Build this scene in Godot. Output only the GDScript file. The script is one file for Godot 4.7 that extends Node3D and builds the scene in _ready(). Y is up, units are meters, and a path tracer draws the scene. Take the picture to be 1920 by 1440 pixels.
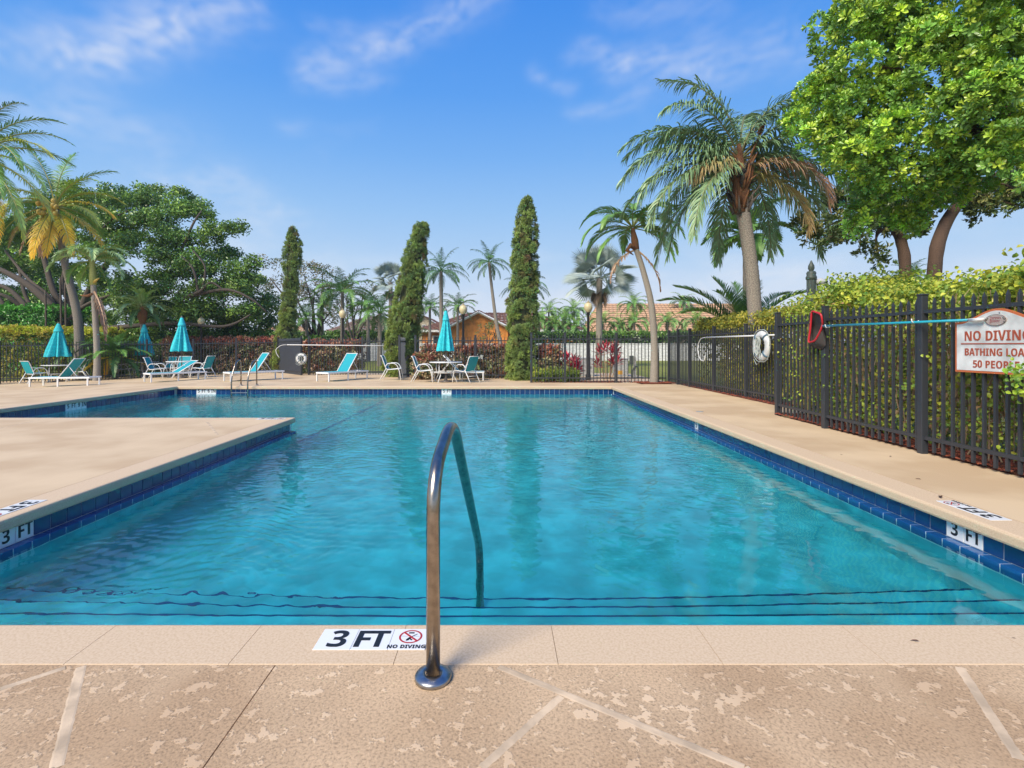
extends Node3D
# A community pool behind a picket fence: one thing, one top-level object; its parts are children.

var rng := RandomNumberGenerator.new()
var M := {}
var tex := {}

# ---------- things and parts ----------
func thing(called: String, label: String, category: String, at := Vector3.ZERO, turn := 0.0, group := "") -> Node3D:
	var o := Node3D.new()
	o.name = called
	add_child(o, true)
	o.position = at
	o.rotation.y = turn
	tag(o, label, category, group)
	return o

func tag(o: Node, label: String, category := "", group := "", kind := "") -> void:
	if label: o.set_meta("label", label)
	if category: o.set_meta("category", category)
	if group: o.set_meta("group", group)
	if kind: o.set_meta("kind", kind)

func part(called: String, mesh: Mesh, m: Material, parent: Node, at := Transform3D()) -> MeshInstance3D:
	var o := MeshInstance3D.new()
	o.name = called
	o.mesh = mesh
	o.material_override = m
	o.transform = at
	parent.add_child(o, true)
	return o

func structure(called: String, label: String, mesh: Mesh, m: Material) -> MeshInstance3D:
	var o := part(called, mesh, m, self)
	tag(o, label, "", "", "structure")
	return o

func again(o: Node3D, label: String, at: Vector3, turn: float) -> Node3D:
	var c: Node3D = o.duplicate()
	add_child(c, true)
	c.position = at
	c.rotation.y = turn
	c.set_meta("label", label)
	return c

func scatter(called: String, mesh: Mesh, m: Material, places: Array, tints: Array, parent: Node) -> MultiMeshInstance3D:
	var mm := MultiMesh.new()
	mm.transform_format = MultiMesh.TRANSFORM_3D
	mm.use_colors = true
	mm.mesh = mesh
	mm.instance_count = places.size()
	for i in places.size():
		mm.set_instance_transform(i, places[i])
		mm.set_instance_color(i, tints[i])
	var o := MultiMeshInstance3D.new()
	o.name = called
	o.multimesh = mm
	o.material_override = m
	o.set_meta("kind", "stuff")
	parent.add_child(o, true)
	return o

# ---------- mesh building ----------
func mb(smooth := false) -> SurfaceTool:
	var st := SurfaceTool.new()
	st.begin(Mesh.PRIMITIVE_TRIANGLES)
	st.set_smooth_group(0 if smooth else -1)
	return st

func done(st: SurfaceTool) -> ArrayMesh:
	st.generate_normals()
	return st.commit()

# corners in counter-clockwise order seen from outside
func quad(st: SurfaceTool, a: Vector3, b: Vector3, c: Vector3, d: Vector3) -> void:
	for v in [a, c, b, a, d, c]:
		st.add_vertex(v)

func tri(st: SurfaceTool, a: Vector3, b: Vector3, c: Vector3) -> void:
	st.add_vertex(a)
	st.add_vertex(c)
	st.add_vertex(b)

func box(st: SurfaceTool, lo: Vector3, hi: Vector3, t := Transform3D()) -> void:
	var p := []
	for i in 8:
		p.append(t * Vector3(hi.x if i & 1 else lo.x, hi.y if i & 2 else lo.y, hi.z if i & 4 else lo.z))
	quad(st, p[4], p[5], p[7], p[6])
	quad(st, p[1], p[0], p[2], p[3])
	quad(st, p[5], p[1], p[3], p[7])
	quad(st, p[0], p[4], p[6], p[2])
	quad(st, p[6], p[7], p[3], p[2])
	quad(st, p[0], p[1], p[5], p[4])

func boxm(lo: Vector3, hi: Vector3) -> ArrayMesh:
	var st := mb()
	box(st, lo, hi)
	return done(st)

# a box with chamfered edges all round
func chamfer(lo: Vector3, hi: Vector3, r: float) -> ArrayMesh:
	var st := mb()
	chamfer_into(st, lo, hi, r)
	return done(st)

func chamfer_into(st: SurfaceTool, lo: Vector3, hi: Vector3, r: float, t := Transform3D()) -> void:
	var c := (lo + hi) / 2
	var h := (hi - lo) / 2
	var i := h - Vector3(r, r, r)
	for axis in 3:
		var b := (axis + 1) % 3
		var d := (axis + 2) % 3
		for s in [-1.0, 1.0]:
			var ring := []
			for k in [[-1, -1], [1, -1], [1, 1], [-1, 1]]:
				var v := Vector3.ZERO
				v[axis] = s * h[axis]
				v[b] = k[0] * i[b]
				v[d] = k[1] * i[d]
				ring.append(t * (c + v))
			if s > 0: quad(st, ring[0], ring[1], ring[2], ring[3])
			else: quad(st, ring[3], ring[2], ring[1], ring[0])
	for axis in 3:   # edges along axis
		var b := (axis + 1) % 3
		var d := (axis + 2) % 3
		for sb in [-1.0, 1.0]:
			for sd in [-1.0, 1.0]:
				var q := []
				for k in [[-1, 0], [1, 0], [1, 1], [-1, 1]]:
					var v := Vector3.ZERO
					v[axis] = k[0] * i[axis]
					v[b] = sb * (h[b] if k[1] == 0 else i[b])
					v[d] = sd * (i[d] if k[1] == 0 else h[d])
					q.append(t * (c + v))
				if sb * sd < 0: quad(st, q[0], q[1], q[2], q[3])
				else: quad(st, q[3], q[2], q[1], q[0])
	for sx in [-1.0, 1.0]:
		for sy in [-1.0, 1.0]:
			for sz in [-1.0, 1.0]:
				var a := t * (c + Vector3(sx * h.x, sy * i.y, sz * i.z))
				var b2 := t * (c + Vector3(sx * i.x, sy * h.y, sz * i.z))
				var c2 := t * (c + Vector3(sx * i.x, sy * i.y, sz * h.z))
				if sx * sy * sz > 0: tri(st, a, b2, c2)
				else: tri(st, a, c2, b2)

# a round bar through points; r is one radius or one per point
func tube(st: SurfaceTool, pts: Array, r, sides := 8, caps := true, flat := 1.0) -> void:
	var rings := []
	var side := Vector3.ZERO
	for i in pts.size():
		var a: Vector3 = pts[maxi(i - 1, 0)]
		var b: Vector3 = pts[mini(i + 1, pts.size() - 1)]
		var t := (b - a).normalized()
		if side == Vector3.ZERO:
			side = t.cross(Vector3.UP if absf(t.y) < 0.9 else Vector3.RIGHT).normalized()
		side = (side - t * side.dot(t)).normalized()
		var up := side.cross(t)
		var rad: float = r[i] if r is Array else r
		var ring := []
		for k in sides:
			var w := TAU * k / sides
			ring.append(pts[i] + side * cos(w) * rad + up * sin(w) * rad * flat)
		rings.append(ring)
	for i in pts.size() - 1:
		for k in sides:
			var n := (k + 1) % sides
			quad(st, rings[i][k], rings[i + 1][k], rings[i + 1][n], rings[i][n])
	if caps:
		for k in range(1, sides - 1):
			tri(st, rings[0][0], rings[0][k], rings[0][k + 1])
			var e: Array = rings[-1]
			tri(st, e[0], e[k + 1], e[k])

func tubem(pts: Array, r, sides := 8) -> ArrayMesh:
	var st := mb(true)
	tube(st, pts, r, sides)
	return done(st)

# a path with rounded corners
func bent(pts: Array, radius: float, steps := 6) -> Array:
	var out := [pts[0]]
	for i in range(1, pts.size() - 1):
		var p: Vector3 = pts[i]
		var a := (pts[i - 1] as Vector3) - p
		var b := (pts[i + 1] as Vector3) - p
		var r := minf(radius, minf(a.length(), b.length()) * 0.48)
		for k in steps + 1:
			var t := float(k) / steps
			var q0 := p + a.normalized() * r
			var q1 := p + b.normalized() * r
			out.append(q0.lerp(p, t).lerp(p.lerp(q1, t), t))
	out.append(pts[-1])
	return out

# a body of revolution round y: profile of (radius, height) going up
func lathe(st: SurfaceTool, prof: Array, sides := 16, at := Vector3.ZERO) -> void:
	for i in prof.size() - 1:
		var a: Vector2 = prof[i]
		var b: Vector2 = prof[i + 1]
		for k in sides:
			var w0 := TAU * k / sides
			var w1 := TAU * (k + 1) / sides
			var p0 := at + Vector3(a.x * cos(w0), a.y, -a.x * sin(w0))
			var p1 := at + Vector3(a.x * cos(w1), a.y, -a.x * sin(w1))
			var q0 := at + Vector3(b.x * cos(w0), b.y, -b.x * sin(w0))
			var q1 := at + Vector3(b.x * cos(w1), b.y, -b.x * sin(w1))
			if a.x > 1e-5: tri(st, p0, p1, q1)
			if b.x > 1e-5: tri(st, p0, q1, q0)

func lathem(prof: Array, sides := 16) -> ArrayMesh:
	var st := mb(true)
	lathe(st, prof, sides)
	return done(st)

func spline(pts: Array, n: int) -> Array:
	var out := []
	for i in n + 1:
		var t := float(i) / n * (pts.size() - 1)
		var k := mini(int(t), pts.size() - 2)
		var f := t - k
		var a: Vector3 = pts[maxi(k - 1, 0)]
		var d: Vector3 = pts[mini(k + 2, pts.size() - 1)]
		out.append((pts[k] as Vector3).cubic_interpolate(pts[k + 1], a, d, f))
	return out

func rnd(a: float, b: float) -> float:
	return rng.randf_range(a, b)

func rdir() -> Vector3:
	while true:
		var v := Vector3(rnd(-1, 1), rnd(-1, 1), rnd(-1, 1))
		if v.length() > 0.1 and v.length() < 1.0:
			return v.normalized()
	return Vector3.UP

# a basis whose y axis points along n, turned at random round it
func along(n: Vector3, size: float, spin := -1.0) -> Basis:
	var s := n.cross(Vector3.UP if absf(n.y) < 0.95 else Vector3.RIGHT).normalized()
	var b := Basis(s, n, s.cross(n))
	return (b * Basis(Vector3.UP, rnd(0, TAU) if spin < 0 else spin)).scaled_local(Vector3.ONE * size)

# ---------- materials ----------
func lin(r: float, g: float, b: float) -> Color:
	return Color(r, g, b).linear_to_srgb()

func mat(r: float, g: float, b: float, rough := 0.8, metal := 0.0) -> StandardMaterial3D:
	var m := StandardMaterial3D.new()
	m.albedo_color = lin(r, g, b)
	m.roughness = rough
	m.metallic = metal
	return m

func noise(freq: float, octaves := 4, seed_ := 1, kind := FastNoiseLite.TYPE_SIMPLEX_SMOOTH) -> FastNoiseLite:
	var n := FastNoiseLite.new()
	n.noise_type = kind
	n.frequency = freq
	n.fractal_octaves = octaves
	n.seed = seed_
	return n

func ramp(stops: Array) -> Gradient:
	var g := Gradient.new()
	var at := PackedFloat32Array()
	var col := PackedColorArray()
	for s in stops:
		at.append(s[0])
		col.append(s[1])
	g.offsets = at
	g.colors = col
	return g

func ntex(n: FastNoiseLite, size: int, stops: Array) -> NoiseTexture2D:
	var t := NoiseTexture2D.new()
	t.width = size
	t.height = size
	t.seamless = true
	t.noise = n
	if stops: t.color_ramp = ramp(stops)
	return t

func grey(v: float) -> Color:
	return Color(v, v, v)

# colour variation and relief in world space; metres per repeat of each
func worn(m: StandardMaterial3D, colour: Texture2D, size: float, relief: Texture2D = null, cm := 0.0) -> StandardMaterial3D:
	m.albedo_texture = colour
	m.uv1_triplanar = true
	m.uv1_world_triplanar = true
	m.uv1_scale = Vector3.ONE / size
	if relief:
		m.heightmap_enabled = true
		m.heightmap_texture = relief
		m.heightmap_scale = cm
	return m

func leafy(rough := 0.55, back := 0.35) -> StandardMaterial3D:
	var m := StandardMaterial3D.new()
	m.albedo_color = Color.WHITE
	m.vertex_color_use_as_albedo = true
	m.roughness = rough
	m.cull_mode = BaseMaterial3D.CULL_DISABLED
	m.backlight_enabled = true
	m.backlight = Color(back, back, back * 0.8)
	return m

# ---------- lettering ----------
func letters(text: String, cap: float, bold := true, deep := 0.002, squeeze := 1.0) -> ArrayMesh:
	var f := SystemFont.new()
	f.font_names = PackedStringArray(["Droid Sans"])
	f.font_weight = 700 if bold else 400
	var t := TextMesh.new()
	t.font = f
	t.font_size = 64
	t.text = text
	t.pixel_size = cap / (0.714 * 64)
	t.depth = deep
	t.curve_step = 1.0
	t.vertical_alignment = VERTICAL_ALIGNMENT_CENTER
	var st := SurfaceTool.new()
	st.begin(Mesh.PRIMITIVE_TRIANGLES)
	st.append_from(t, 0, Transform3D(Basis.from_scale(Vector3(squeeze, 1, 1)), Vector3(0, 0, 0)))
	return st.commit()

# ---------- sky ----------
func sky_image() -> Image:
	var w := 1536
	var h := 768
	var im := Image.create(w, h, false, Image.FORMAT_RGBF)
	var big := noise(1.0, 5, 7)
	var fine := noise(2.2, 5, 21)
	var warp := noise(0.8, 3, 33)
	# elevation in degrees and the sky's colour there
	var stops := [[0.0, Vector3(0.72, 0.78, 0.88)], [4.0, Vector3(0.62, 0.72, 0.88)], [9.0, Vector3(0.42, 0.61, 0.87)], [14.5, Vector3(0.29, 0.52, 0.87)], [20.0, Vector3(0.18, 0.42, 0.86)],
		[26.0, Vector3(0.105, 0.335, 0.84)], [34.0, Vector3(0.06, 0.265, 0.80)], [50.0, Vector3(0.045, 0.20, 0.68)], [90.0, Vector3(0.04, 0.16, 0.58)]]
	# wisps of high cloud: azimuth and elevation of both ends, half width in degrees, density
	var wisps := [[-42.6, 23.4, -40.0, 22.6, 1.3, 0.26], [-40.0, 22.6, -35.6, 26.1, 1.7, 0.32], [-35.6, 26.1, -28.0, 29.6, 1.9, 0.30], [-20.5, 27.2, -12.5, 30.0, 1.2, 0.26], [-12.5, 30.2, -3.0, 33.6, 1.5, 0.28], [-22.0, 26.0, -14.0, 26.4, 0.9, 0.16], [-20.0, 30.6, -16.0, 31.4, 0.7, 0.16],
		[9.0, 29.8, 14.0, 28.4, 0.8, 0.22], [14.0, 28.4, 21.0, 26.8, 1.3, 0.26], [21.0, 26.8, 31.0, 26.2, 1.9, 0.20], [4.3, 28.4, 8.4, 26.8, 0.6, 0.18], [8.6, 24.6, 15.4, 25.4, 0.7, 0.18], [12.0, 33.0, 22.0, 31.0, 1.2, 0.12],
		[-46.0, 18.4, -35.0, 17.6, 1.6, 0.20], [-36.0, 14.2, -26.0, 15.2, 1.1, 0.22], [-26.5, 12.0, -22.0, 13.6, 1.5, 0.22], [-23.0, 21.4, -21.5, 21.5, 0.7, 0.12], [-30.0, 9.0, -20.0, 8.0, 2.2, 0.16], [3.0, 4.5, 12.0, 6.5, 1.6, 0.36],
		[16.0, 5.0, 30.0, 5.5, 2.2, 0.30], [-12.0, 5.0, -3.0, 4.5, 1.5, 0.24], [60.0, 24.0, 82.0, 28.0, 3.0, 0.3], [-95.0, 25.0, -70.0, 29.0, 3.0, 0.3], [110.0, 30.0, 140.0, 24.0, 3.5, 0.3], [-150.0, 28.0, -120.0, 33.0, 3.5, 0.3], [165.0, 40.0, 178.0, 35.0, 4.0, 0.3]]
	for y in h:
		var el := 90.0 - (y + 0.5) / h * 180.0
		if el < -1.0:
			im.fill_rect(Rect2i(0, y, w, h - y), Color(0.40, 0.42, 0.42))
			break
		var base: Vector3 = stops[-1][1]
		for i in stops.size() - 1:
			if el < stops[i + 1][0]:
				var t: float = clampf((el - stops[i][0]) / (stops[i + 1][0] - stops[i][0]), 0, 1)
				base = (stops[i][1] as Vector3).lerp(stops[i + 1][1], t)
				break
		var ce := cos(deg_to_rad(el))
		var se := sin(deg_to_rad(el))
		for x in w:
			var az := wrapf((x + 0.5) / w * 360.0, -180.0, 180.0)
			var ra := deg_to_rad(az)
			var d := Vector3(sin(ra) * ce, se, -cos(ra) * ce)
			var wv := warp.get_noise_3dv(d * 3.0)
			var n1 := big.get_noise_3d(d.x * 3.0, d.y * 7.0, d.z * 3.0 + wv)
			var cover := maxf(0.0, n1 - 0.22) * 0.16 * clampf((34.0 - absf(el - 26.0)) / 34.0, 0, 1)
			for s in wisps:
				if az < s[0] - 12 or az > s[2] + 12 or absf(el - (s[1] + s[3]) / 2) > 11: continue
				var ab := Vector2(s[2] - s[0], s[3] - s[1])
				var ap := Vector2(az - s[0] + wv * 5.0, el - s[1] + wv * 4.0)
				var t2 := clampf(ap.dot(ab) / ab.length_squared(), 0, 1)
				var q := ap - ab * t2
				var dist: float = Vector2(q.x * 0.7, q.y).length() / s[4]
				if dist < 2.8:
					var streak := fine.get_noise_3d(d.x * 7.0 + d.y * 9.0, d.y * 26.0 - d.x * 7.0, d.z * 7.0 + wv * 3.0)
					cover += 0.85 * s[5] * exp(-dist * dist * 0.8) * clampf(0.85 + streak * 1.0, 0.0, 1.5) * clampf(1.4 - absf(t2 - 0.5) * 1.2, 0, 1)
			if el < 12.0:
				cover += maxf(0.0, fine.get_noise_3d(d.x * 3.0, d.y * 9.0, d.z * 3.0) + 0.1) * 0.5 * (1.0 - absf(el - 5.0) / 7.0 if absf(el - 5.0) < 7.0 else 0.0)
			cover = clampf(cover, 0, 0.75)
			var c := base.lerp(Vector3(0.80, 0.83, 0.90), cover)
			im.set_pixel(x, y, Color(c.x * 0.95, c.y * 0.935, c.z * 0.91))
	return im

func _ready() -> void:
	rng.seed = 20240
	# camera: level, at eye height, looking straight down the pool, lens shifted
	var cam = Camera3D.new()
	cam.name = "camera"
	cam.projection = Camera3D.PROJECTION_FRUSTUM
	cam.near = 0.1
	cam.far = 3000.0
	cam.size = 0.15
	cam.frustum_offset = Vector2(0.00229, -0.0075)
	cam.position = Vector3(0, 1.265, 0)
	add_child(cam)
	cam.current = true
	# sky
	var env = Environment.new()
	env.background_mode = Environment.BG_SKY
	var sm = PanoramaSkyMaterial.new()
	sm.panorama = ImageTexture.create_from_image(sky_image())
	env.sky = Sky.new()
	env.sky.sky_material = sm
	env.background_energy_multiplier = 1.0
	env.tonemap_mode = Environment.TONE_MAPPER_LINEAR
	env.tonemap_exposure = 1.15
	env.sdfgi_enabled = true
	env.ssao_enabled = true
	env.ssil_enabled = true
	env.fog_enabled = true
	env.fog_density = 0.0006
	env.fog_light_color = Color(0.86, 0.91, 0.98)
	var we = WorldEnvironment.new()
	we.name = "world_environment"
	we.environment = env
	add_child(we)
	# sun, veiled by thin cloud: high, behind the camera and to its left
	var sun = DirectionalLight3D.new()
	sun.name = "sun"
	sun.light_color = Color(1.0, 0.955, 0.865)
	sun.light_energy = 1.5
	sun.light_angular_distance = 28.0
	sun.shadow_enabled = true
	add_child(sun)
	sun.look_at_from_position(Vector3(-0.46, 0.66, 0.60), Vector3.ZERO)
	make_materials()
	build_ground()
	build_pool()
	build_deck()
	build_houses()
	build_fences()
	build_hedges()
	build_trees()
	build_furniture()
	build_small_things()

func make_materials() -> void:
	var soft = noise(0.012, 4, 3)
	var fine = noise(0.09, 4, 5)
	tex.soft = ntex(soft, 512, [[0.2, grey(0.82)], [0.8, grey(1.0)]])
	tex.fine = ntex(fine, 512, [[0.2, grey(0.72)], [0.8, grey(1.0)]])
	tex.relief = ntex(fine, 512, [])
	knockdown()
	tex.patch = ntex(noise(0.006, 4, 8), 512, [[0.25, Color(0.92, 0.90, 0.88)], [0.5, Color(0.965, 0.96, 0.955)], [0.75, Color(1, 1, 1)]])
	tex.coping = ntex(fine, 512, [[0.2, Color(0.93, 0.90, 0.86)], [0.5, Color(0.975, 0.955, 0.93)], [0.8, Color(1, 0.99, 0.98)]])
	tex.bark = ntex(noise(0.05, 5, 17), 512, [[0.2, grey(0.45)], [0.5, grey(0.8)], [0.8, grey(1.0)]])
	tex.lawn = ntex(noise(0.03, 5, 23), 512, [[0.25, Color(0.72, 0.78, 0.55)], [0.5, Color(0.9, 0.92, 0.7)], [0.75, Color(1.0, 0.95, 0.72)]])
	tex.bronze = ntex(noise(0.02, 4, 29), 512, [[0.3, grey(0.86)], [0.7, grey(1.0)]])

	M.deck = worn(mat(0.75, 0.565, 0.375, 0.85), tex.deck, 2.7, tex.deck_relief, 0.22)
	M.deck.detail_enabled = true
	M.deck.detail_blend_mode = BaseMaterial3D.BLEND_MODE_MUL
	M.deck.detail_albedo = tex.patch
	M.deck.detail_uv_layer = BaseMaterial3D.DETAIL_UV_1
	M.deck_far = worn(mat(0.67, 0.50, 0.315, 0.85), tex.patch, 5.0, tex.relief, 0.05)
	M.coping = worn(mat(0.68, 0.53, 0.37, 0.85), tex.coping, 0.7, tex.deck_relief, 0.05)
	M.line = worn(mat(0.72, 0.54, 0.36, 0.85), tex.soft, 1.0, tex.relief, 0.05)
	M.joint = mat(0.03, 0.025, 0.02, 0.9)
	M.plaster = worn(mat(0.13, 0.63, 0.70, 0.8), tex.soft, 3.0)
	M.grout = mat(0.62, 0.65, 0.66, 0.8)
	M.water = StandardMaterial3D.new()
	M.water.albedo_color = Color(lin(0.22, 0.86, 0.93), 0.0)
	M.water.roughness = 0.0
	M.water.refraction_enabled = true
	M.water.refraction_scale = 0.033
	M.tile = []
	for c in [[0.004, 0.040, 0.15], [0.005, 0.047, 0.17], [0.003, 0.032, 0.125], [0.004, 0.044, 0.16]]:
		var t = mat(c[0], c[1], c[2], 0.18)
		t.clearcoat_enabled = true
		t.clearcoat = 0.6
		t.clearcoat_roughness = 0.1
		M.tile.append(t)
	M.ledge = [mat(0.006, 0.075, 0.24, 0.16), mat(0.007, 0.085, 0.265, 0.16), mat(0.005, 0.065, 0.215, 0.16)]
	M.white_tile = mat(0.78, 0.79, 0.80, 0.3)
	M.black = mat(0.012, 0.012, 0.014, 0.5)
	M.red = mat(0.42, 0.02, 0.02, 0.5)
	M.fence = mat(0.034, 0.038, 0.047, 0.38)
	M.worn_fence = mat(0.095, 0.105, 0.125, 0.45)
	M.steel = worn(mat(0.44, 0.38, 0.32, 0.27, 1.0), tex.bronze, 0.5)
	M.flange = worn(mat(0.42, 0.43, 0.45, 0.35, 1.0), tex.bronze, 0.3)
	M.white = worn(mat(0.80, 0.80, 0.79, 0.45), tex.soft, 1.5)
	M.white_metal = mat(0.80, 0.80, 0.80, 0.35)
	M.sling = worn(mat(0.005, 0.44, 0.54, 0.7), tex.fine, 0.4)
	M.canvas = worn(mat(0.04, 0.68, 0.76, 0.75), tex.soft, 0.8)
	M.canvas.backlight_enabled = true
	M.canvas.backlight = Color(0.25, 0.25, 0.25)
	M.glass = StandardMaterial3D.new()
	M.glass.albedo_color = Color(0.9, 0.95, 0.95, 0.25)
	M.glass.transparency = BaseMaterial3D.TRANSPARENCY_ALPHA
	M.glass.roughness = 0.05
	M.lawn = worn(mat(0.26, 0.27, 0.075, 0.95), tex.lawn, 6.0, tex.relief, 2.0)
	M.mulch = worn(mat(0.15, 0.045, 0.022, 0.95), tex.fine, 0.5, tex.relief, 1.5)
	M.chip = mat(0.22, 0.055, 0.03, 0.9)
	M.chip.vertex_color_use_as_albedo = true
	M.leaf = leafy(0.5, 0.5)
	M.gloss_leaf = leafy(0.32, 0.45)
	M.frond = leafy(0.45, 0.4)
	M.pale_trunk = worn(mat(0.52, 0.46, 0.39, 0.9), tex.bark, 0.35, tex.relief, 0.4)
	M.palm_trunk = worn(mat(0.43, 0.37, 0.31, 0.9), tex.bark, 0.7, tex.relief, 0.6)
	M.brown_bark = worn(mat(0.22, 0.135, 0.095, 0.95), tex.bark, 0.5, tex.bark, 1.8)
	M.grey_bark = worn(mat(0.17, 0.135, 0.11, 0.95), tex.bark, 0.8, tex.relief, 1.0)
	M.crownshaft = worn(mat(0.42, 0.44, 0.12, 0.5), tex.soft, 0.4)
	M.fibre = worn(mat(0.48, 0.21, 0.09, 0.95), tex.bark, 0.25, tex.relief, 2.0)
	M.twig = mat(0.42, 0.29, 0.19, 0.9)
	M.lamp_post = mat(0.018, 0.018, 0.02, 0.4)
	M.globe = mat(0.66, 0.56, 0.33, 0.35)
	M.globe.backlight_enabled = true
	M.globe.backlight = Color(0.5, 0.5, 0.5)
	M.dead_leaf = mat(0.10, 0.045, 0.025, 0.8)
	M.pole_green = worn(mat(0.10, 0.125, 0.105, 0.5), tex.soft, 0.5)

# flattened, lighter splats of trowelled plaster over a rough sandy coat: colour and relief from the same two noises
func knockdown() -> void:
	var S = 1280
	var gn = noise(0.15, 5, 5)
	gn.fractal_gain = 0.68
	gn.domain_warp_enabled = true
	gn.domain_warp_amplitude = 9.0
	gn.domain_warp_frequency = 0.05
	var grit = gn.get_seamless_image(S, S)
	var isl = noise(0.024, 4, 11)
	isl.fractal_gain = 0.62
	var island = isl.get_seamless_image(S, S)
	var drift = noise(0.0035, 2, 19).get_seamless_image(S, S)
	grit.convert(Image.FORMAT_L8)
	island.convert(Image.FORMAT_L8)
	drift.convert(Image.FORMAT_L8)
	var g: PackedByteArray = grit.get_data()
	var s: PackedByteArray = island.get_data()
	var w: PackedByteArray = drift.get_data()
	var rgb = PackedByteArray()
	var hgt = PackedByteArray()
	rgb.resize(S * S * 3)
	hgt.resize(S * S)
	for i in S * S:
		var f: float = g[i] / 255.0
		var k: float = s[i] / 255.0 + (f - 0.5) * 0.20 + (w[i] / 255.0 - 0.5) * 0.30
		var t: float = clampf((k - 0.665) * 30.0, 0.0, 1.0)      # on a splat
		var e: float = 0.10 * clampf(1.0 - absf(k - 0.650) * 60.0, 0.0, 1.0)   # dirt caught along its edge
		var v: float = 0.885 + 0.22 * (f - 0.5) - e - 0.12 * clampf((0.40 - f) * 6.0, 0.0, 1.0) - 0.06 * (w[i] / 255.0 - 0.5)
		var c = lerpf(v, 0.985, t)
		rgb[i * 3] = int(clampf(c, 0, 1) * 255)
		rgb[i * 3 + 1] = int(clampf(lerpf(v * 0.965, 0.972, t), 0, 1) * 255)
		rgb[i * 3 + 2] = int(clampf(lerpf(v * 0.925, 0.955, t), 0, 1) * 255)
		hgt[i] = int(lerpf(30.0 + 150.0 * f, 205.0 + 10.0 * f, t))
	tex.deck = ImageTexture.create_from_image(Image.create_from_data(S, S, false, Image.FORMAT_RGB8, rgb))
	tex.deck_relief = ImageTexture.create_from_image(Image.create_from_data(S, S, false, Image.FORMAT_L8, hgt))

func gy(x: float) -> float:   # the ground falls away gently beyond the far arm of the pool
	return -0.06 - 0.03 * clampf(-10.4 - x, 0.0, 13.6)

func build_ground() -> void:
	var st = mb(true)
	var xs = [-900.0, -24.0, -10.4, 3.9, 900.0]
	var ds = [-300.0, -6.5, 16.5, 1500.0]
	for i in 4:
		for j in 3:
			if i == 2 and j == 1: continue
			quad(st, Vector3(xs[i], gy(xs[i]), -ds[j]), Vector3(xs[i + 1], gy(xs[i + 1]), -ds[j]), Vector3(xs[i + 1], gy(xs[i + 1]), -ds[j + 1]), Vector3(xs[i], gy(xs[i]), -ds[j + 1]))
	structure("ground", "dry yellow-green lawn around the pool enclosure", done(st), M.lawn)

# ---------- the pool ----------
const WATER := -0.25
const X0 := -3.6
const X1 := 3.43
const D0 := 2.335
const D1 := 15.87
const ARM_X := -10.0
const ARM_D := 9.0

func ripple_at(x: float, d: float, a: FastNoiseLite, b: FastNoiseLite) -> float:
	var calm = smoothstep(2.4, 9.0, d)
	var left = 1.0 - smoothstep(-2.6, 0.8, x)
	var h = a.get_noise_2d(x, d * 1.25) * (0.0009 + 0.0030 * calm)
	h += b.get_noise_2d(x, d * 1.3) * (0.0007 + 0.0030 * calm + 0.0006 * left)
	# a fan of ripples running out from the steps in the near corner
	var fan = exp(-pow((x + 2.1) / 0.95, 2.0) - pow((d - 3.75) / 0.95, 2.0))
	if fan > 0.02:
		var r = Vector2(x + 3.9, (d + 5.0)).length()
		var w = a.get_noise_2d(x * 0.7 + 40.0, d * 0.7)
		h += fan * 0.0026 * sin(TAU * (r / 0.135 + w * 2.0))
		h += fan * 0.0011 * sin(TAU * ((d * 0.6 - x * 0.8) / 0.10 + w * 1.4))
	return h

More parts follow.
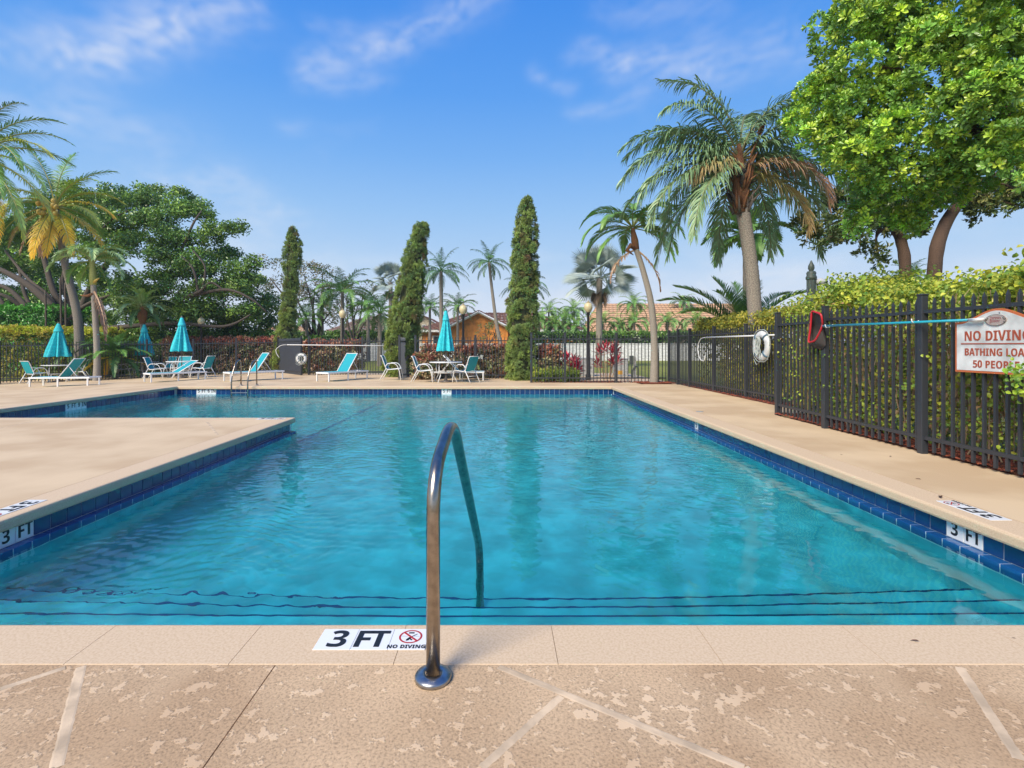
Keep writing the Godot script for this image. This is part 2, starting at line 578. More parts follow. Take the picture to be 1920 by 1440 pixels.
func build_pool() -> void:
	# water surface with its ripples
	var a = noise(1.15, 2, 4)
	var b = noise(6.2, 2, 9)
	var V = PackedVector3Array()
	var N = PackedVector3Array()
	var I = PackedInt32Array()
	for g in [[-3.66, 3.50, 2.32, 15.93, 320, 600], [-10.06, -3.66, 8.94, 15.93, 260, 290]]:
		var nx: int = g[4]
		var nd: int = g[5]
		var first = V.size()
		for j in nd + 1:
			for i in nx + 1:
				var x = lerpf(g[0], g[1], float(i) / nx)
				var d = lerpf(g[2], g[3], float(j) / nd)
				V.append(Vector3(x, WATER + ripple_at(x, d, a, b), -d))
		for j in nd + 1:
			for i in nx + 1:
				var l = V[first + j * (nx + 1) + maxi(i - 1, 0)]
				var r = V[first + j * (nx + 1) + mini(i + 1, nx)]
				var n = V[first + maxi(j - 1, 0) * (nx + 1) + i]
				var f = V[first + mini(j + 1, nd) * (nx + 1) + i]
				N.append((r - l).cross(f - n).normalized())
		for j in nd:
			for i in nx:
				var p = first + j * (nx + 1) + i
				I.append_array([p, p + nx + 1, p + 1, p + 1, p + nx + 1, p + nx + 2])
	var arr = []
	arr.resize(Mesh.ARRAY_MAX)
	arr[Mesh.ARRAY_VERTEX] = V
	arr[Mesh.ARRAY_NORMAL] = N
	arr[Mesh.ARRAY_INDEX] = I
	var wm = ArrayMesh.new()
	wm.add_surface_from_arrays(Mesh.PRIMITIVE_TRIANGLES, arr)
	structure("water", "rippled turquoise water of the swimming pool", wm, M.water)
	# shell: floor that deepens towards the far end, steps across the near end
	var st = mb()
	var prof = [[D0 + 0.06, -0.42], [3.02, -0.42], [3.02, -0.70], [3.37, -0.70], [3.37, -0.97], [3.72, -0.97], [3.72, -1.17], [9.0, -1.30], [15.95, -1.80]]
	for i in prof.size() - 1:
		var p: Array = prof[i]
		var q: Array = prof[i + 1]
		quad(st, Vector3(-3.7, p[1], -p[0]), Vector3(3.55, p[1], -p[0]), Vector3(3.55, q[1], -q[0]), Vector3(-3.7, q[1], -q[0]))
	quad(st, Vector3(-10.1, -2.0, -8.9), Vector3(-3.7, -1.30, -8.9), Vector3(-3.7, -1.80, -15.95), Vector3(-10.1, -2.2, -15.95))
	box(st, Vector3(3.42, -2.2, -15.95), Vector3(3.75, -0.262, -2.3))
	box(st, Vector3(-3.95, -2.2, -9.0), Vector3(-3.58, -0.262, -2.3))
	box(st, Vector3(-10.4, -2.2, -16.3), Vector3(3.75, -0.262, -15.93))
	box(st, Vector3(-10.4, -2.3, -15.93), Vector3(-10.06, -0.262, -8.9))
	box(st, Vector3(-10.4, -2.3, -8.94), Vector3(-3.95, -0.095, -8.6))
	box(st, Vector3(-3.95, -2.0, -D0 - 0.02), Vector3(3.75, -0.262, -2.05))
	var shell = structure("pool_shell", "pale blue plastered floor and steps of the pool", done(st), M.plaster)
	for s in [[3.02, -0.42], [3.37, -0.70], [3.72, -0.97]]:
		part("step_trim", boxm(Vector3(-3.58, s[1] - 0.02, -s[0] - 0.004), Vector3(3.42, s[1] + 0.004, -s[0] + 0.012)), M.tile[2], shell)
	var fs = mb()
	quad(fs, Vector3(-3.64, -1.295, -9.0), Vector3(-3.54, -1.295, -9.0), Vector3(-3.54, -1.793, -15.93), Vector3(-3.64, -1.793, -15.93))
	part("floor_stripe", done(fs), mat(0.015, 0.16, 0.34, 0.5), shell)
	# tiled waterline on four sides
	var tall = chamfer(Vector3(0.004, -0.20, -0.02), Vector3(0.1485, 0, 0.007), 0.002)
	var tilem = chamfer(Vector3(0.004, -0.145, -0.02), Vector3(0.1485, 0, 0.007), 0.002)
	var ledgem = chamfer(Vector3(0.0035, -0.145, 0.0), Vector3(0.149, 0, 0.085), 0.002)
	tile_wall("pool_wall", "tiled pool edge along the tall picket fence", Vector3(3.50, 0, -D0 - 88 * 0.1525), Vector3(0, 0, 1), Vector3(-1, 0, 0), 88, true, tilem, ledgem, [[77, ["3", "FT"]], [43, ["5"]]])
	tile_wall("pool_wall", "tiled pool edge below the deck peninsula", Vector3(-3.66, 0, -D0), Vector3(0, 0, -1), Vector3(1, 0, 0), 43, true, tilem, ledgem, [[9, ["3", "FT"]]])
	tile_wall("pool_wall", "tiled far end of the pool below the umbrella table", Vector3(-10.06, 0, -15.93), Vector3(1, 0, 0), Vector3(0, 0, 1), 89, false, tall, ledgem, [[4, ["5", "FT", "6", "IN"]], [54, ["5", "FT"]]])
	tile_wall("pool_wall", "tiled edge of the pool arm beside the loungers", Vector3(-10.06, 0, -8.94), Vector3(0, 0, -1), Vector3(1, 0, 0), 45, false, tall, ledgem, [[19, ["5", "FT", "9", "IN"]]])
	# coping
	var cp = mb()
	coping_run(cp, Vector3(X1, 0, -2.035), Vector3(X1, 0, -D1), Vector3(-1, 0, 0))
	structure("coping", "beige coping along the picket fence side", done(cp), M.coping)
	cp = mb()
	coping_run(cp, Vector3(X0, 0, -ARM_D), Vector3(X0, 0, -2.035), Vector3(1, 0, 0))
	coping_run(cp, Vector3(-9.99, 0, -ARM_D), Vector3(-3.9, 0, -ARM_D), Vector3(0, 0, -1))
	structure("coping", "beige coping round the deck peninsula", done(cp), M.coping)
	cp = mb()
	coping_run(cp, Vector3(3.735, 0, -D1), Vector3(-10.305, 0, -D1), Vector3(0, 0, 1))
	structure("coping", "beige coping along the far end", done(cp), M.coping)
	cp = mb()
	coping_run(cp, Vector3(ARM_X, 0, -D1), Vector3(ARM_X, 0, -8.7), Vector3(1, 0, 0))
	structure("coping", "beige coping along the pool arm", done(cp), M.coping)
	var near = Node3D.new()
	near.name = "coping"
	add_child(near, true)
	tag(near, "beige coping stones in front of the handrail", "", "", "structure")
	for k in range(-6, 6):
		var xa = 0.23 + 0.655 * k
		var xb = xa + 0.655
		cp = mb()
		coping_run(cp, Vector3(minf(xb, 3.428) - 0.0012, 0, -D0), Vector3(maxf(xa, -3.6) + 0.0012, 0, -D0), Vector3(0, 0, -1))
		part("coping_stone", done(cp), M.coping, near)

func coping_run(st: SurfaceTool, a: Vector3, b: Vector3, n: Vector3) -> void:
	var prof = [[-0.302, -0.09], [-0.302, -0.003], [-0.299, 0.0], [-0.022, 0.0], [-0.008, -0.005], [-0.001, -0.018], [0.0, -0.03], [0.0, -0.07], [-0.006, -0.085], [-0.02, -0.09]]
	for i in prof.size():
		var p: Array = prof[i]
		var q: Array = prof[(i + 1) % prof.size()]
		var up = Vector3.UP
		quad(st, b + n * p[0] + up * p[1], a + n * p[0] + up * p[1], a + n * q[0] + up * q[1], b + n * q[0] + up * q[1])
	for e in [[a, false], [b, true]]:
		for i in range(1, prof.size() - 1):
			var v0: Vector3 = e[0] + n * prof[0][0] + Vector3.UP * prof[0][1]
			var v1: Vector3 = e[0] + n * prof[i][0] + Vector3.UP * prof[i][1]
			var v2: Vector3 = e[0] + n * prof[i + 1][0] + Vector3.UP * prof[i + 1][1]
			if e[1]: tri(st, v0, v2, v1)
			else: tri(st, v0, v1, v2)

func tile_wall(called: String, label: String, from: Vector3, run: Vector3, face: Vector3, count: int, ledge: bool, tilem: Mesh, ledgem: Mesh, marks: Array) -> void:
	var t = 0.1525
	var frame = Transform3D(Basis(run, Vector3.UP, face), from)
	var st = mb()
	box(st, Vector3(-0.05, -0.262, -0.14), Vector3(count * t + 0.05, -0.092, 0.0), frame)
	var wall = structure(called, label, done(st), M.grout)
	if ledge:
		part("ledge_core", done_box(Vector3(0, -0.40, 0.001), Vector3(count * t, -0.2285, 0.0825), frame), M.grout, wall)
	var marked = {}
	for m in marks:
		for k in m[1].size(): marked[m[0] + k] = m[1][k]
	for i in count:
		var at = frame * Transform3D(Basis(), Vector3(i * t, -0.076, 0))
		if marked.has(i):
			var w = part("marker_tile", tilem, M.white_tile, wall, at)
			part("letter", letters(marked[i], 0.10, true, 0.003, 0.85), M.black, w, Transform3D(Basis(), Vector3(0.075, -0.072, 0.008)))
		else:
			part("tile", tilem, M.tile[rng.randi() % 4], wall, at)
		if ledge:
			part("ledge_tile", ledgem, M.ledge[rng.randi() % 3], wall, frame * Transform3D(Basis(), Vector3((i + 0.35) * t, -0.226, 0)))

func done_box(lo: Vector3, hi: Vector3, f: Transform3D) -> ArrayMesh:
	var st = mb()
	box(st, lo, hi, f)
	return done(st)

func build_deck() -> void:
	var m: Material = M.deck
	var slab = mb()
	box(slab, Vector3(-16, -0.09, -2.029), Vector3(-0.893, 0, 6.5))
	var a = structure("deck", "beige textured deck at the camera's end of the pool", done(slab), m)
	part("slab", boxm(Vector3(-0.888, -0.09, -2.029), Vector3(5.02, 0, 6.5)), m, a)
	part("joint_filler", boxm(Vector3(-16, -0.11, -2.2), Vector3(5.0, -0.006 - 0.03, 6.4)), M.joint, a)
	part("slab", boxm(Vector3(3.737, -0.09, -9.4), Vector3(5.02, 0, -2.035)), M.deck_far, a)
	part("slab", boxm(Vector3(3.737, -0.09, -16.173), Vector3(5.85, 0, -9.402)), M.deck_far, a)
	# light bands trowelled into the finish
	for l in [[Vector3(-1.652, 0, -2.017), Vector3(-1.33, 0, -1.533), 0.024], [Vector3(-1.842, 0, -1.886), Vector3(-1.709, 0, -2.011), 0.016], [Vector3(-0.006, 0, -2.017), Vector3(0.73, 0, -1.533), 0.019], [Vector3(0.219, 0, -1.846), Vector3(-0.056, 0, -1.533), 0.016], [Vector3(1.805, 0, -2.011), Vector3(1.586, 0, -1.563), 0.021], [Vector3(-1.33, 0, -1.533), Vector3(-1.9, 0, 0.4), 0.03], [Vector3(0.73, 0, -1.533), Vector3(1.7, 0, 0.3), 0.024]]:
		part("trowel_band", band(l[0], l[1], l[2]), M.line, a)
	var pen = structure("deck", "beige deck peninsula between the pool and its arm", boxm(Vector3(-10.3, -0.09, -8.697), Vector3(-3.904, 0, -2.033)), M.deck_far)
	for l in [[Vector3(-4.865, 0, -8.492), Vector3(-4.015, 0, -7.272), 0.024], [Vector3(-7.655, 0, -7.835), Vector3(-7.854, 0, -8.737), 0.016]]:
		part("trowel_band", band(l[0], l[1], l[2]), M.line, pen)
	structure("deck", "beige deck at the far end under the umbrella table", boxm(Vector3(-10.3, -0.09, -23.6), Vector3(5.85, 0, -16.175)), M.deck_far)
	var st = mb()
	var xa = -10.307
	var ya = 0.0
	var xb = -23.0
	var yb = ya - 0.03 * (xa - xb)
	quad(st, Vector3(xb, yb, 6.5), Vector3(xa, ya, 6.5), Vector3(xa, ya, -24.5), Vector3(xb, yb, -24.5))
	structure("deck", "sloping beige deck under the loungers and three umbrellas", done(st), M.deck_far)

func band(a: Vector3, b: Vector3, w: float) -> ArrayMesh:
	var st = mb()
	var n = 36
	var s = (b - a).cross(Vector3.UP).normalized()
	var prev = []
	for i in n + 1:
		var p = a.lerp(b, float(i) / n) + s * rnd(-0.0012, 0.0012)
		var h = w / 2 * rnd(0.88, 1.12)
		var row = [p - s * (h + 0.006) + Vector3.UP * 0.0002, p - s * h + Vector3.UP * 0.0010, p + s * h + Vector3.UP * 0.0010, p + s * (h + 0.006) + Vector3.UP * 0.0002]
		if prev:
			for k in 3: quad(st, prev[k], prev[k + 1], row[k + 1], row[k])
		prev = row
	return done(st)

# ---------- houses beyond the wall ----------
# a tiled roof slope: eave from a to b, ridge from d to c; rows of barrel tiles run down it
func roof_slope(st: SurfaceTool, a: Vector3, b: Vector3, c: Vector3, d: Vector3, rows: int, waves: int) -> void:
	var up = (b - a).cross(d - a).normalized()
	if up.y < 0: up = -up
	var n = waves * 4
	for r in rows:
		var t0 = float(r) / rows
		var t1 = float(r + 1) / rows
		for k in n:
			var s0 = float(k) / n
			var s1 = float(k + 1) / n
			var h0 = up * (0.07 * absf(sin(PI * s0 * waves)))
			var h1 = up * (0.07 * absf(sin(PI * s1 * waves)))
			var lip = up * 0.05
			quad(st, a.lerp(d, t0).lerp(b.lerp(c, t0), s0) + h0 + lip, a.lerp(d, t0).lerp(b.lerp(c, t0), s1) + h1 + lip, a.lerp(d, t1).lerp(b.lerp(c, t1), s1) + h1, a.lerp(d, t1).lerp(b.lerp(c, t1), s0) + h0)

func window_on(house: Node3D, at: Transform3D, w: float, h: float) -> void:
	var f = mb()
	for q in [[Vector3(-w / 2, -h / 2, 0), Vector3(w / 2, -h / 2 + 0.08, 0.06)], [Vector3(-w / 2, h / 2 - 0.08, 0), Vector3(w / 2, h / 2, 0.06)], [Vector3(-w / 2, -h / 2 + 0.08, 0), Vector3(-w / 2 + 0.08, h / 2 - 0.08, 0.06)], [Vector3(w / 2 - 0.08, -h / 2 + 0.08, 0), Vector3(w / 2, h / 2 - 0.08, 0.06)], [Vector3(-0.03, -h / 2 + 0.08, 0), Vector3(0.03, h / 2 - 0.08, 0.05)]]:
		box(f, q[0], q[1])
	var frame = part("window", done(f), M.white, house, at)
	part("pane", boxm(Vector3(-w / 2 + 0.08, -h / 2 + 0.08, 0.01), Vector3(w / 2 - 0.08, h / 2 - 0.08, 0.02)), M.dark_glass, frame)

# a hipped house: walls from x0 to x1, front at depth d
func hip_house(called: String, label: String, x0: float, x1: float, d: float, deep: float, eave: float, ridge: float, wall: Material, roof: Material, base := -0.1, gabled := false) -> Node3D:
	var o = thing(called, label, "house", Vector3((x0 + x1) / 2, base, -d))
	var w = (x1 - x0) / 2
	part("wall", boxm(Vector3(-w, 0, -deep), Vector3(w, eave - base, 0)), wall, o)
	var e = eave - base
	var r = ridge - base
	var ov = 0.6
	var g = minf(deep / 2, w) if not gabled else 1.2
	var st = mb()
	var A = Vector3(-w - ov, e, ov)
	var B = Vector3(w + ov, e, ov)
	var C = Vector3(w + ov, e, -deep - ov)
	var D = Vector3(-w - ov, e, -deep - ov)
	var R0 = Vector3(-w + g, r, -deep / 2)
	var R1 = Vector3(w - g, r, -deep / 2)
	roof_slope(st, A, B, R1, R0, 14, int(w * 3.4))
	roof_slope(st, B, C, R1, R1, 14, int(deep * 1.7))
	roof_slope(st, D, A, R0, R0, 14, int(deep * 1.7))
	roof_slope(st, C, D, R0, R1, 8, int(w))
	part("roof", done(st), roof, o)
	var ft = mb()
	box(ft, Vector3(-w - ov, e - 0.22, ov - 0.05), Vector3(w + ov, e + 0.02, ov + 0.06))
	box(ft, Vector3(-w - ov, e - 0.22, -deep), Vector3(-w - ov + 0.1, e + 0.02, ov - 0.05))
	box(ft, Vector3(w + ov - 0.1, e - 0.22, -deep), Vector3(w + ov, e + 0.02, ov - 0.05))
	part("fascia", done(ft), M.white, o)
	return o

func build_houses() -> void:
	M.roof_brown = worn(mat(0.30, 0.145, 0.10, 0.9), tex.fine, 1.2)
	M.roof_tan = worn(mat(0.74, 0.44, 0.25, 0.9), tex.fine, 1.4)
	M.roof_grey = worn(mat(0.34, 0.22, 0.17, 0.9), tex.fine, 1.3)
	M.stucco_orange = worn(mat(0.72, 0.27, 0.055, 0.9), tex.soft, 4.0)
	M.stucco_cream = worn(mat(0.62, 0.53, 0.38, 0.9), tex.soft, 4.0)
	M.dark_glass = mat(0.03, 0.04, 0.05, 0.08)
	# the orange house with a gable towards the pool
	var o = hip_house("gabled_house", "orange stucco house with a white-trimmed gable under a brown tile roof", -8.6, 9.0, 56.0, 10.0, 2.95, 5.15, M.stucco_orange, M.roof_brown)
	var apex = Vector3(-2.25, 4.72, -53.2)
	var gl = Vector3(-5.7, 2.95, -53.2)
	var gr = Vector3(1.2, 2.95, -53.2)
	var off = o.position
	var g = mb()
	tri(g, gl - off, gr - off, apex - off)
	quad(g, Vector3(-5.3, -0.1, -53.2) - off, Vector3(0.8, -0.1, -53.2) - off, Vector3(0.8, 2.96, -53.2) - off, Vector3(-5.3, 2.96, -53.2) - off)
	part("gable_wall", done(g), M.stucco_orange, o)
	var rs = mb()
	var back = Vector3(0, 0, -4.0)
	var out = Vector3(0, 0, 0.5)
	var eave_l = Vector3(-6.4, 2.62, -53.2)
	var eave_r = Vector3(1.9, 2.62, -53.2)
	var lift = Vector3(0, 0.16, 0)
	roof_slope(rs, eave_l + back - off + lift, eave_l + out - off + lift, apex + out - off + lift, apex + back - off + lift, 12, 8)
	roof_slope(rs, eave_r + out - off + lift, eave_r + back - off + lift, apex + back - off + lift, apex + out - off + lift, 12, 8)
	part("gable_roof", done(rs), M.roof_brown, o)
	var bt = mb()
	for e in [eave_l, eave_r]:
		var q0: Vector3 = e + out - off
		var q1 = apex + out - off
		tube(bt, [q0, q1], 0.13, 4)
	part("gable_trim", done(bt), M.white, o)
	window_on(o, Transform3D(Basis(), Vector3(-6.6, 1.7, -55.97) - off), 1.6, 1.3)
	window_on(o, Transform3D(Basis(), Vector3(3.5, 1.7, -55.97) - off), 2.2, 1.3)
	var h2 = hip_house("tile_roofed_house", "long house with a broad sunlit tan tile roof behind the palm row", 13.0, 34.8, 66.0, 16.0, 2.7, 7.3, M.stucco_cream, M.roof_tan, -0.1, true)
	window_on(h2, Transform3D(Basis(), Vector3(-4, 1.7, 0.03)), 2.0, 1.3)
	window_on(h2, Transform3D(Basis(), Vector3(2, 1.7, 0.03)), 2.0, 1.3)
	var h3 = hip_house("hip_roofed_house", "house with a dull brown hipped roof beside the second column juniper", -25.4, -12.5, 72.0, 11.0, 2.8, 5.7, M.stucco_cream, M.roof_grey)
	window_on(h3, Transform3D(Basis(), Vector3(-3, 1.7, 0.03)), 2.0, 1.3)
	# a small cream gable between the two
	var h4 = thing("gable_end_house", "cream gable end with dark verge tiles left of the orange house", "house", Vector3(-9.4, -0.1, -63))
	var gm = mb()
	box(gm, Vector3(-3.4, 0, -8), Vector3(3.4, 3.0, 0))
	tri(gm, Vector3(-3.4, 3.0, 0), Vector3(3.4, 3.0, 0), Vector3(0, 4.95, 0))
	part("wall", done(gm), M.stucco_cream, h4)
	var gs = mb()
	roof_slope(gs, Vector3(-3.9, 2.75, -8), Vector3(-3.9, 2.75, 0.4), Vector3(0, 5.0, 0.4), Vector3(0, 5.0, -8), 10, 14)
	roof_slope(gs, Vector3(3.9, 2.75, 0.4), Vector3(3.9, 2.75, -8), Vector3(0, 5.0, -8), Vector3(0, 5.0, 0.4), 10, 14)
	part("roof", done(gs), M.roof_brown, h4)
	window_on(h4, Transform3D(Basis(), Vector3(0, 3.7, 0.02)), 0.5, 0.5)
	var h5 = hip_house("tan_house", "pale tan house glimpsed through the sparse trees", -37.0, -27.6, 74.0, 9.0, 2.8, 4.6, M.stucco_cream, M.roof_tan)
	window_on(h5, Transform3D(Basis(), Vector3(1, 1.7, 0.03)), 2.0, 1.3)
	# the long white wall
	var w = thing("boundary_wall", "long white rendered wall across the lawn beyond the fence", "wall", Vector3(0, -0.46, -45))
	part("wall_face", boxm(Vector3(-34, 0, -0.2), Vector3(30, 1.86, 0)), M.white, w)
	part("wall_cap", chamfer(Vector3(-34, 1.86, -0.24), Vector3(30, 1.92, 0.04), 0.015), M.white, w)

# ---------- picket fences ----------
var picket_meshes := {}

func picket(h: float, w: float) -> ArrayMesh:
	var key = "%f %f" % [h, w]
	if not picket_meshes.has(key):
		var st = mb()
		var r = w / 2
		var b = 0.0
		box(st, Vector3(-r, b, -r), Vector3(r, h - 0.055, r))
		var top = [Vector3(-r, h - 0.055, r), Vector3(r, h - 0.055, r), Vector3(r, h - 0.055, -r), Vector3(-r, h - 0.055, -r)]
		for k in 4: tri(st, top[k], top[(k + 1) % 4], Vector3(0, h, 0))
		picket_meshes[key] = done(st)
	return picket_meshes[key]

# posts: distances along the run; y0, y1: ground at both ends
func fence(label: String, a: Vector3, b: Vector3, high: float, posts: Array, gap := 0.117, pw := 0.025, post_high := -1.0) -> Node3D:
	var run = b - a
	var flat = Vector3(run.x, 0, run.z)
	var len = flat.length()
	var o = thing("picket_fence", label, "fence", a, atan2(-run.z, run.x), "black metal picket fence round the pool")
	var slope = run.y / len
	var ph = post_high if post_high > 0 else high + 0.06
	var pm = chamfer(Vector3(-0.038, 0, -0.038), Vector3(0.038, ph, 0.038), 0.004)
	var cm = chamfer(Vector3(-0.045, ph, -0.045), Vector3(0.045, ph + 0.022, 0.045), 0.008)
	for p in posts:
		var post = part("post", pm, M.fence, o, Transform3D(Basis(), Vector3(p, slope * p - 0.02, 0)))
		part("post_cap", cm, M.fence, post)
	var n = int(len / gap)
	var k0 = (len - n * gap) / 2
	for i in n + 1:
		var s = k0 + i * gap
		var near = false
		for p in posts:
			if absf(p - s) < 0.05: near = true
		if near: continue
		part("picket", picket(high - 0.04, pw), M.fence if gap > 0.1 else M.worn_fence, o, Transform3D(Basis(Vector3.UP, rnd(-0.03, 0.03)) * Basis(Vector3.BACK, rnd(-0.003, 0.003)), Vector3(s, slope * s + 0.04, 0)))
	for y in [0.19, high - 0.16]:
		var st = mb()
		var tilt = Basis(Vector3.BACK, atan(slope))
		box(st, Vector3(0, -0.02, -0.019), Vector3(len * sqrt(1 + slope * slope), 0.02, 0.019), Transform3D(tilt, Vector3(0, y, 0)))
		part("rail", done(st), M.fence, o)
	return o

func build_fences() -> void:
	fence("tall black picket fence carrying the no diving sign", Vector3(4.97, 0, -7.83), Vector3(4.93, 0, -2.4), 1.82, [0.0, 1.82, 3.64, 5.4], 0.122, 0.027, 1.87)
	fence("black picket gate with the leaf net hung at its post", Vector3(5.06, 0, -9.34), Vector3(4.985, 0, -7.92), 1.80, [0.0], 0.117, 0.025, 1.87)
	fence("black picket fence with the life ring and the leaning palm at its end", Vector3(5.75, -0.03, -17.45), Vector3(5.98, -0.02, -10.9), 1.76, [0.0, 0.8, 1.75, 3.4, 5.1, 6.5], 0.117, 0.025, 1.82)
	fence("black picket fence in front of the red cordylines", Vector3(1.06, -0.03, -17.5), Vector3(5.66, -0.03, -17.45), 1.68, [0.0, 1.15, 2.9], 0.117, 0.022)
	fence("black picket fence behind the single umbrella table", Vector3(-3.25, -0.05, -19.6), Vector3(1.12, -0.05, -19.6), 1.66, [0.0, 2.3, 4.36], 0.117, 0.022)
	fence("black picket fence seen edge-on between two column junipers", Vector3(-3.88, -0.06, -19.7), Vector3(-3.58, -0.06, -22.3), 1.66, [0.0, 2.6], 0.09, 0.024)
	fence("black picket fence with the white rescue hook in front of it", Vector3(-8.4, -0.06, -22.2), Vector3(-3.62, -0.06, -22.35), 1.68, [0.1, 2.4, 4.7], 0.117, 0.022)
	fence("black picket fence panel beside the ring buoy, pickets close together", Vector3(-10.5, -0.08, -24.2), Vector3(-8.45, -0.06, -21.8), 1.68, [0.0, 3.1], 0.095, 0.024)
	fence("black picket fence in front of the red copperleaf and the lamp", Vector3(-15.6, -0.2, -22.6), Vector3(-10.6, -0.1, -24.25), 1.68, [0.0, 1.8, 3.55], 0.117, 0.022)
	fence("black picket fence in front of the clipped yellow hedge", Vector3(-22.6, -0.33, -20.2), Vector3(-15.68, -0.2, -22.57), 1.70, [0.7, 2.25, 3.9, 5.5], 0.117, 0.024)

# ---------- hedges and low plants ----------
# one ovate leaf, folded along its midrib, growing from base along dir
func leaf(st: SurfaceTool, base: Vector3, dir: Vector3, up: Vector3, len: float, wide: float, col: Color, fold := 0.25) -> void:
	var s = dir.cross(up).normalized() * wide / 2
	var n = s.cross(dir).normalized() * wide * fold
	var m = base + dir * len * 0.55
	var tip = base + dir * len - n * 0.6
	st.set_color(col)
	tri(st, base, m + s + n, tip)
	tri(st, base, tip, m - s + n)

# rounder leaf of four faces
func leaf4(st: SurfaceTool, base: Vector3, dir: Vector3, up: Vector3, len: float, wide: float, col: Color, fold := 0.2) -> void:
	var s = dir.cross(up).normalized() * wide / 2
	var n = s.cross(dir).normalized() * wide * fold
	var c = base + dir * len * 0.6
	var tip = base + dir * len - n * 0.8
	st.set_color(col)
	var l1 = base + dir * len * 0.35 + s * 0.75 + n
	var l2 = base + dir * len * 0.75 + s * 0.95 + n * 0.8
	var r1 = base + dir * len * 0.35 - s * 0.75 + n
	var r2 = base + dir * len * 0.75 - s * 0.95 + n * 0.8
	tri(st, base, l1, c)
	tri(st, l1, l2, c)
	tri(st, l2, tip, c)
	tri(st, base, c, r1)
	tri(st, r1, c, r2)
	tri(st, r2, c, tip)

# a spray of leaves round an upward axis
func spray(count: int, size: float, wide: float, open: float, broad := false, spread := 0.25) -> ArrayMesh:
	var st = mb()
	for i in count:
		var w = i * 2.399 + rnd(-0.3, 0.3)
		var el = rnd(PI / 2 - open * 1.3, PI / 2 - open * 0.3)
		var d = Vector3(cos(w) * cos(el), sin(el), sin(w) * cos(el))
		var b = Vector3(rnd(-1, 1), rnd(-0.8, 1), rnd(-1, 1)) * size * spread
		var v = rnd(0.75, 1.15)
		var col = Color(v, v, v)
		if broad: leaf4(st, b, d, Vector3.UP, size * rnd(0.75, 1.1), wide * rnd(0.8, 1.1), col)
		else: leaf(st, b, d, Vector3.UP, size * rnd(0.75, 1.1), wide * rnd(0.8, 1.1), col)
	return done(st)

const LUSH := 1.7

func pick(cols: Array) -> Color:
	var c: Color = cols[rng.randi() % cols.size()]
	var v = rnd(0.8, 1.2)
	v *= LUSH
	return Color(c.r * v, c.g * v * rnd(0.95, 1.05), c.b * v)

# leaves through a box-shaped hedge: mostly near its faces
func hedge_fill(n: int, lo: Vector3, hi: Vector3, shell: float, size: float, cols: Array, top_cols: Array, bumps := 0.12) -> Array:
	var xs = []
	var cs = []
	var lump = noise(1.3, 2, 77)
	for i in n:
		var p = Vector3(rnd(lo.x, hi.x), rnd(lo.y, hi.y), rnd(lo.z, hi.z))
		var f = rng.randf()
		var nrm = Vector3.UP
		var deep = rng.randf() * rng.randf() * shell
		var front = f < 0.5
		if f < 0.36:
			p.y = hi.y - deep
		elif f < 0.72:
			p.z = hi.z - deep
			nrm = Vector3(0, 0.3, 1)
		elif f < 0.80:
			p.x = lo.x + deep
			nrm = Vector3(-1, 0.3, 0)
		elif f < 0.88:
			p.x = hi.x - deep
			nrm = Vector3(1, 0.3, 0)
		p += nrm.normalized() * lump.get_noise_3dv(p * 2.0) * bumps * 2.0
		xs.append(Transform3D(along((nrm.normalized() + rdir() * 0.8).normalized(), size * rnd(0.7, 1.25)), p))
		cs.append(pick(top_cols if p.y > hi.y - 0.07 * (hi.y - lo.y) - rng.randf() * 0.10 else cols))
	return [xs, cs]

func twigs(n: int, lo: Vector3, hi: Vector3, r: float) -> ArrayMesh:
	var st = mb()
	for i in n:
		var p = Vector3(rnd(lo.x, hi.x), lo.y, rnd(lo.z, hi.z))
		var q = Vector3(clampf(p.x + rnd(-0.4, 0.4), lo.x, hi.x), rnd(lo.y + (hi.y - lo.y) * 0.5, hi.y), clampf(p.z + rnd(-0.4, 0.4), lo.z, hi.z))
		if i % 3: p = p.lerp(q, rnd(0.2, 0.7)) + Vector3(rnd(-0.25, 0.25), rnd(-0.1, 0.3), rnd(-0.25, 0.25))
		var m = p.lerp(q, 0.5) + rdir() * 0.08
		var rr = r * rnd(0.3, 1.0)
		tube(st, [p, m, q], [rr, rr * 0.7, rr * 0.35], 3, false)
	return done(st)

func hedge(called: String, label: String, lo: Vector3, hi: Vector3, n: int, mesh: Mesh, m: Material, cols: Array, tops: Array, size := 1.0, shell := 0.35, branches := 60, turn := 0.0, category := "hedge", group := "") -> Node3D:
	var c = Vector3((lo.x + hi.x) / 2, lo.y, (lo.z + hi.z) / 2)
	var o = thing(called, label, category, c, turn, group)
	var f = hedge_fill(n, lo - c, hi - c, shell, size, cols, tops)
	scatter("foliage", mesh, m, f[0], f[1], o)
	if branches: 
		var t = part("branches", twigs(branches, lo - c, hi - c - Vector3(0, 0.1, 0), 0.014), M.twig, o)
		t.set_meta("kind", "stuff")
	return o

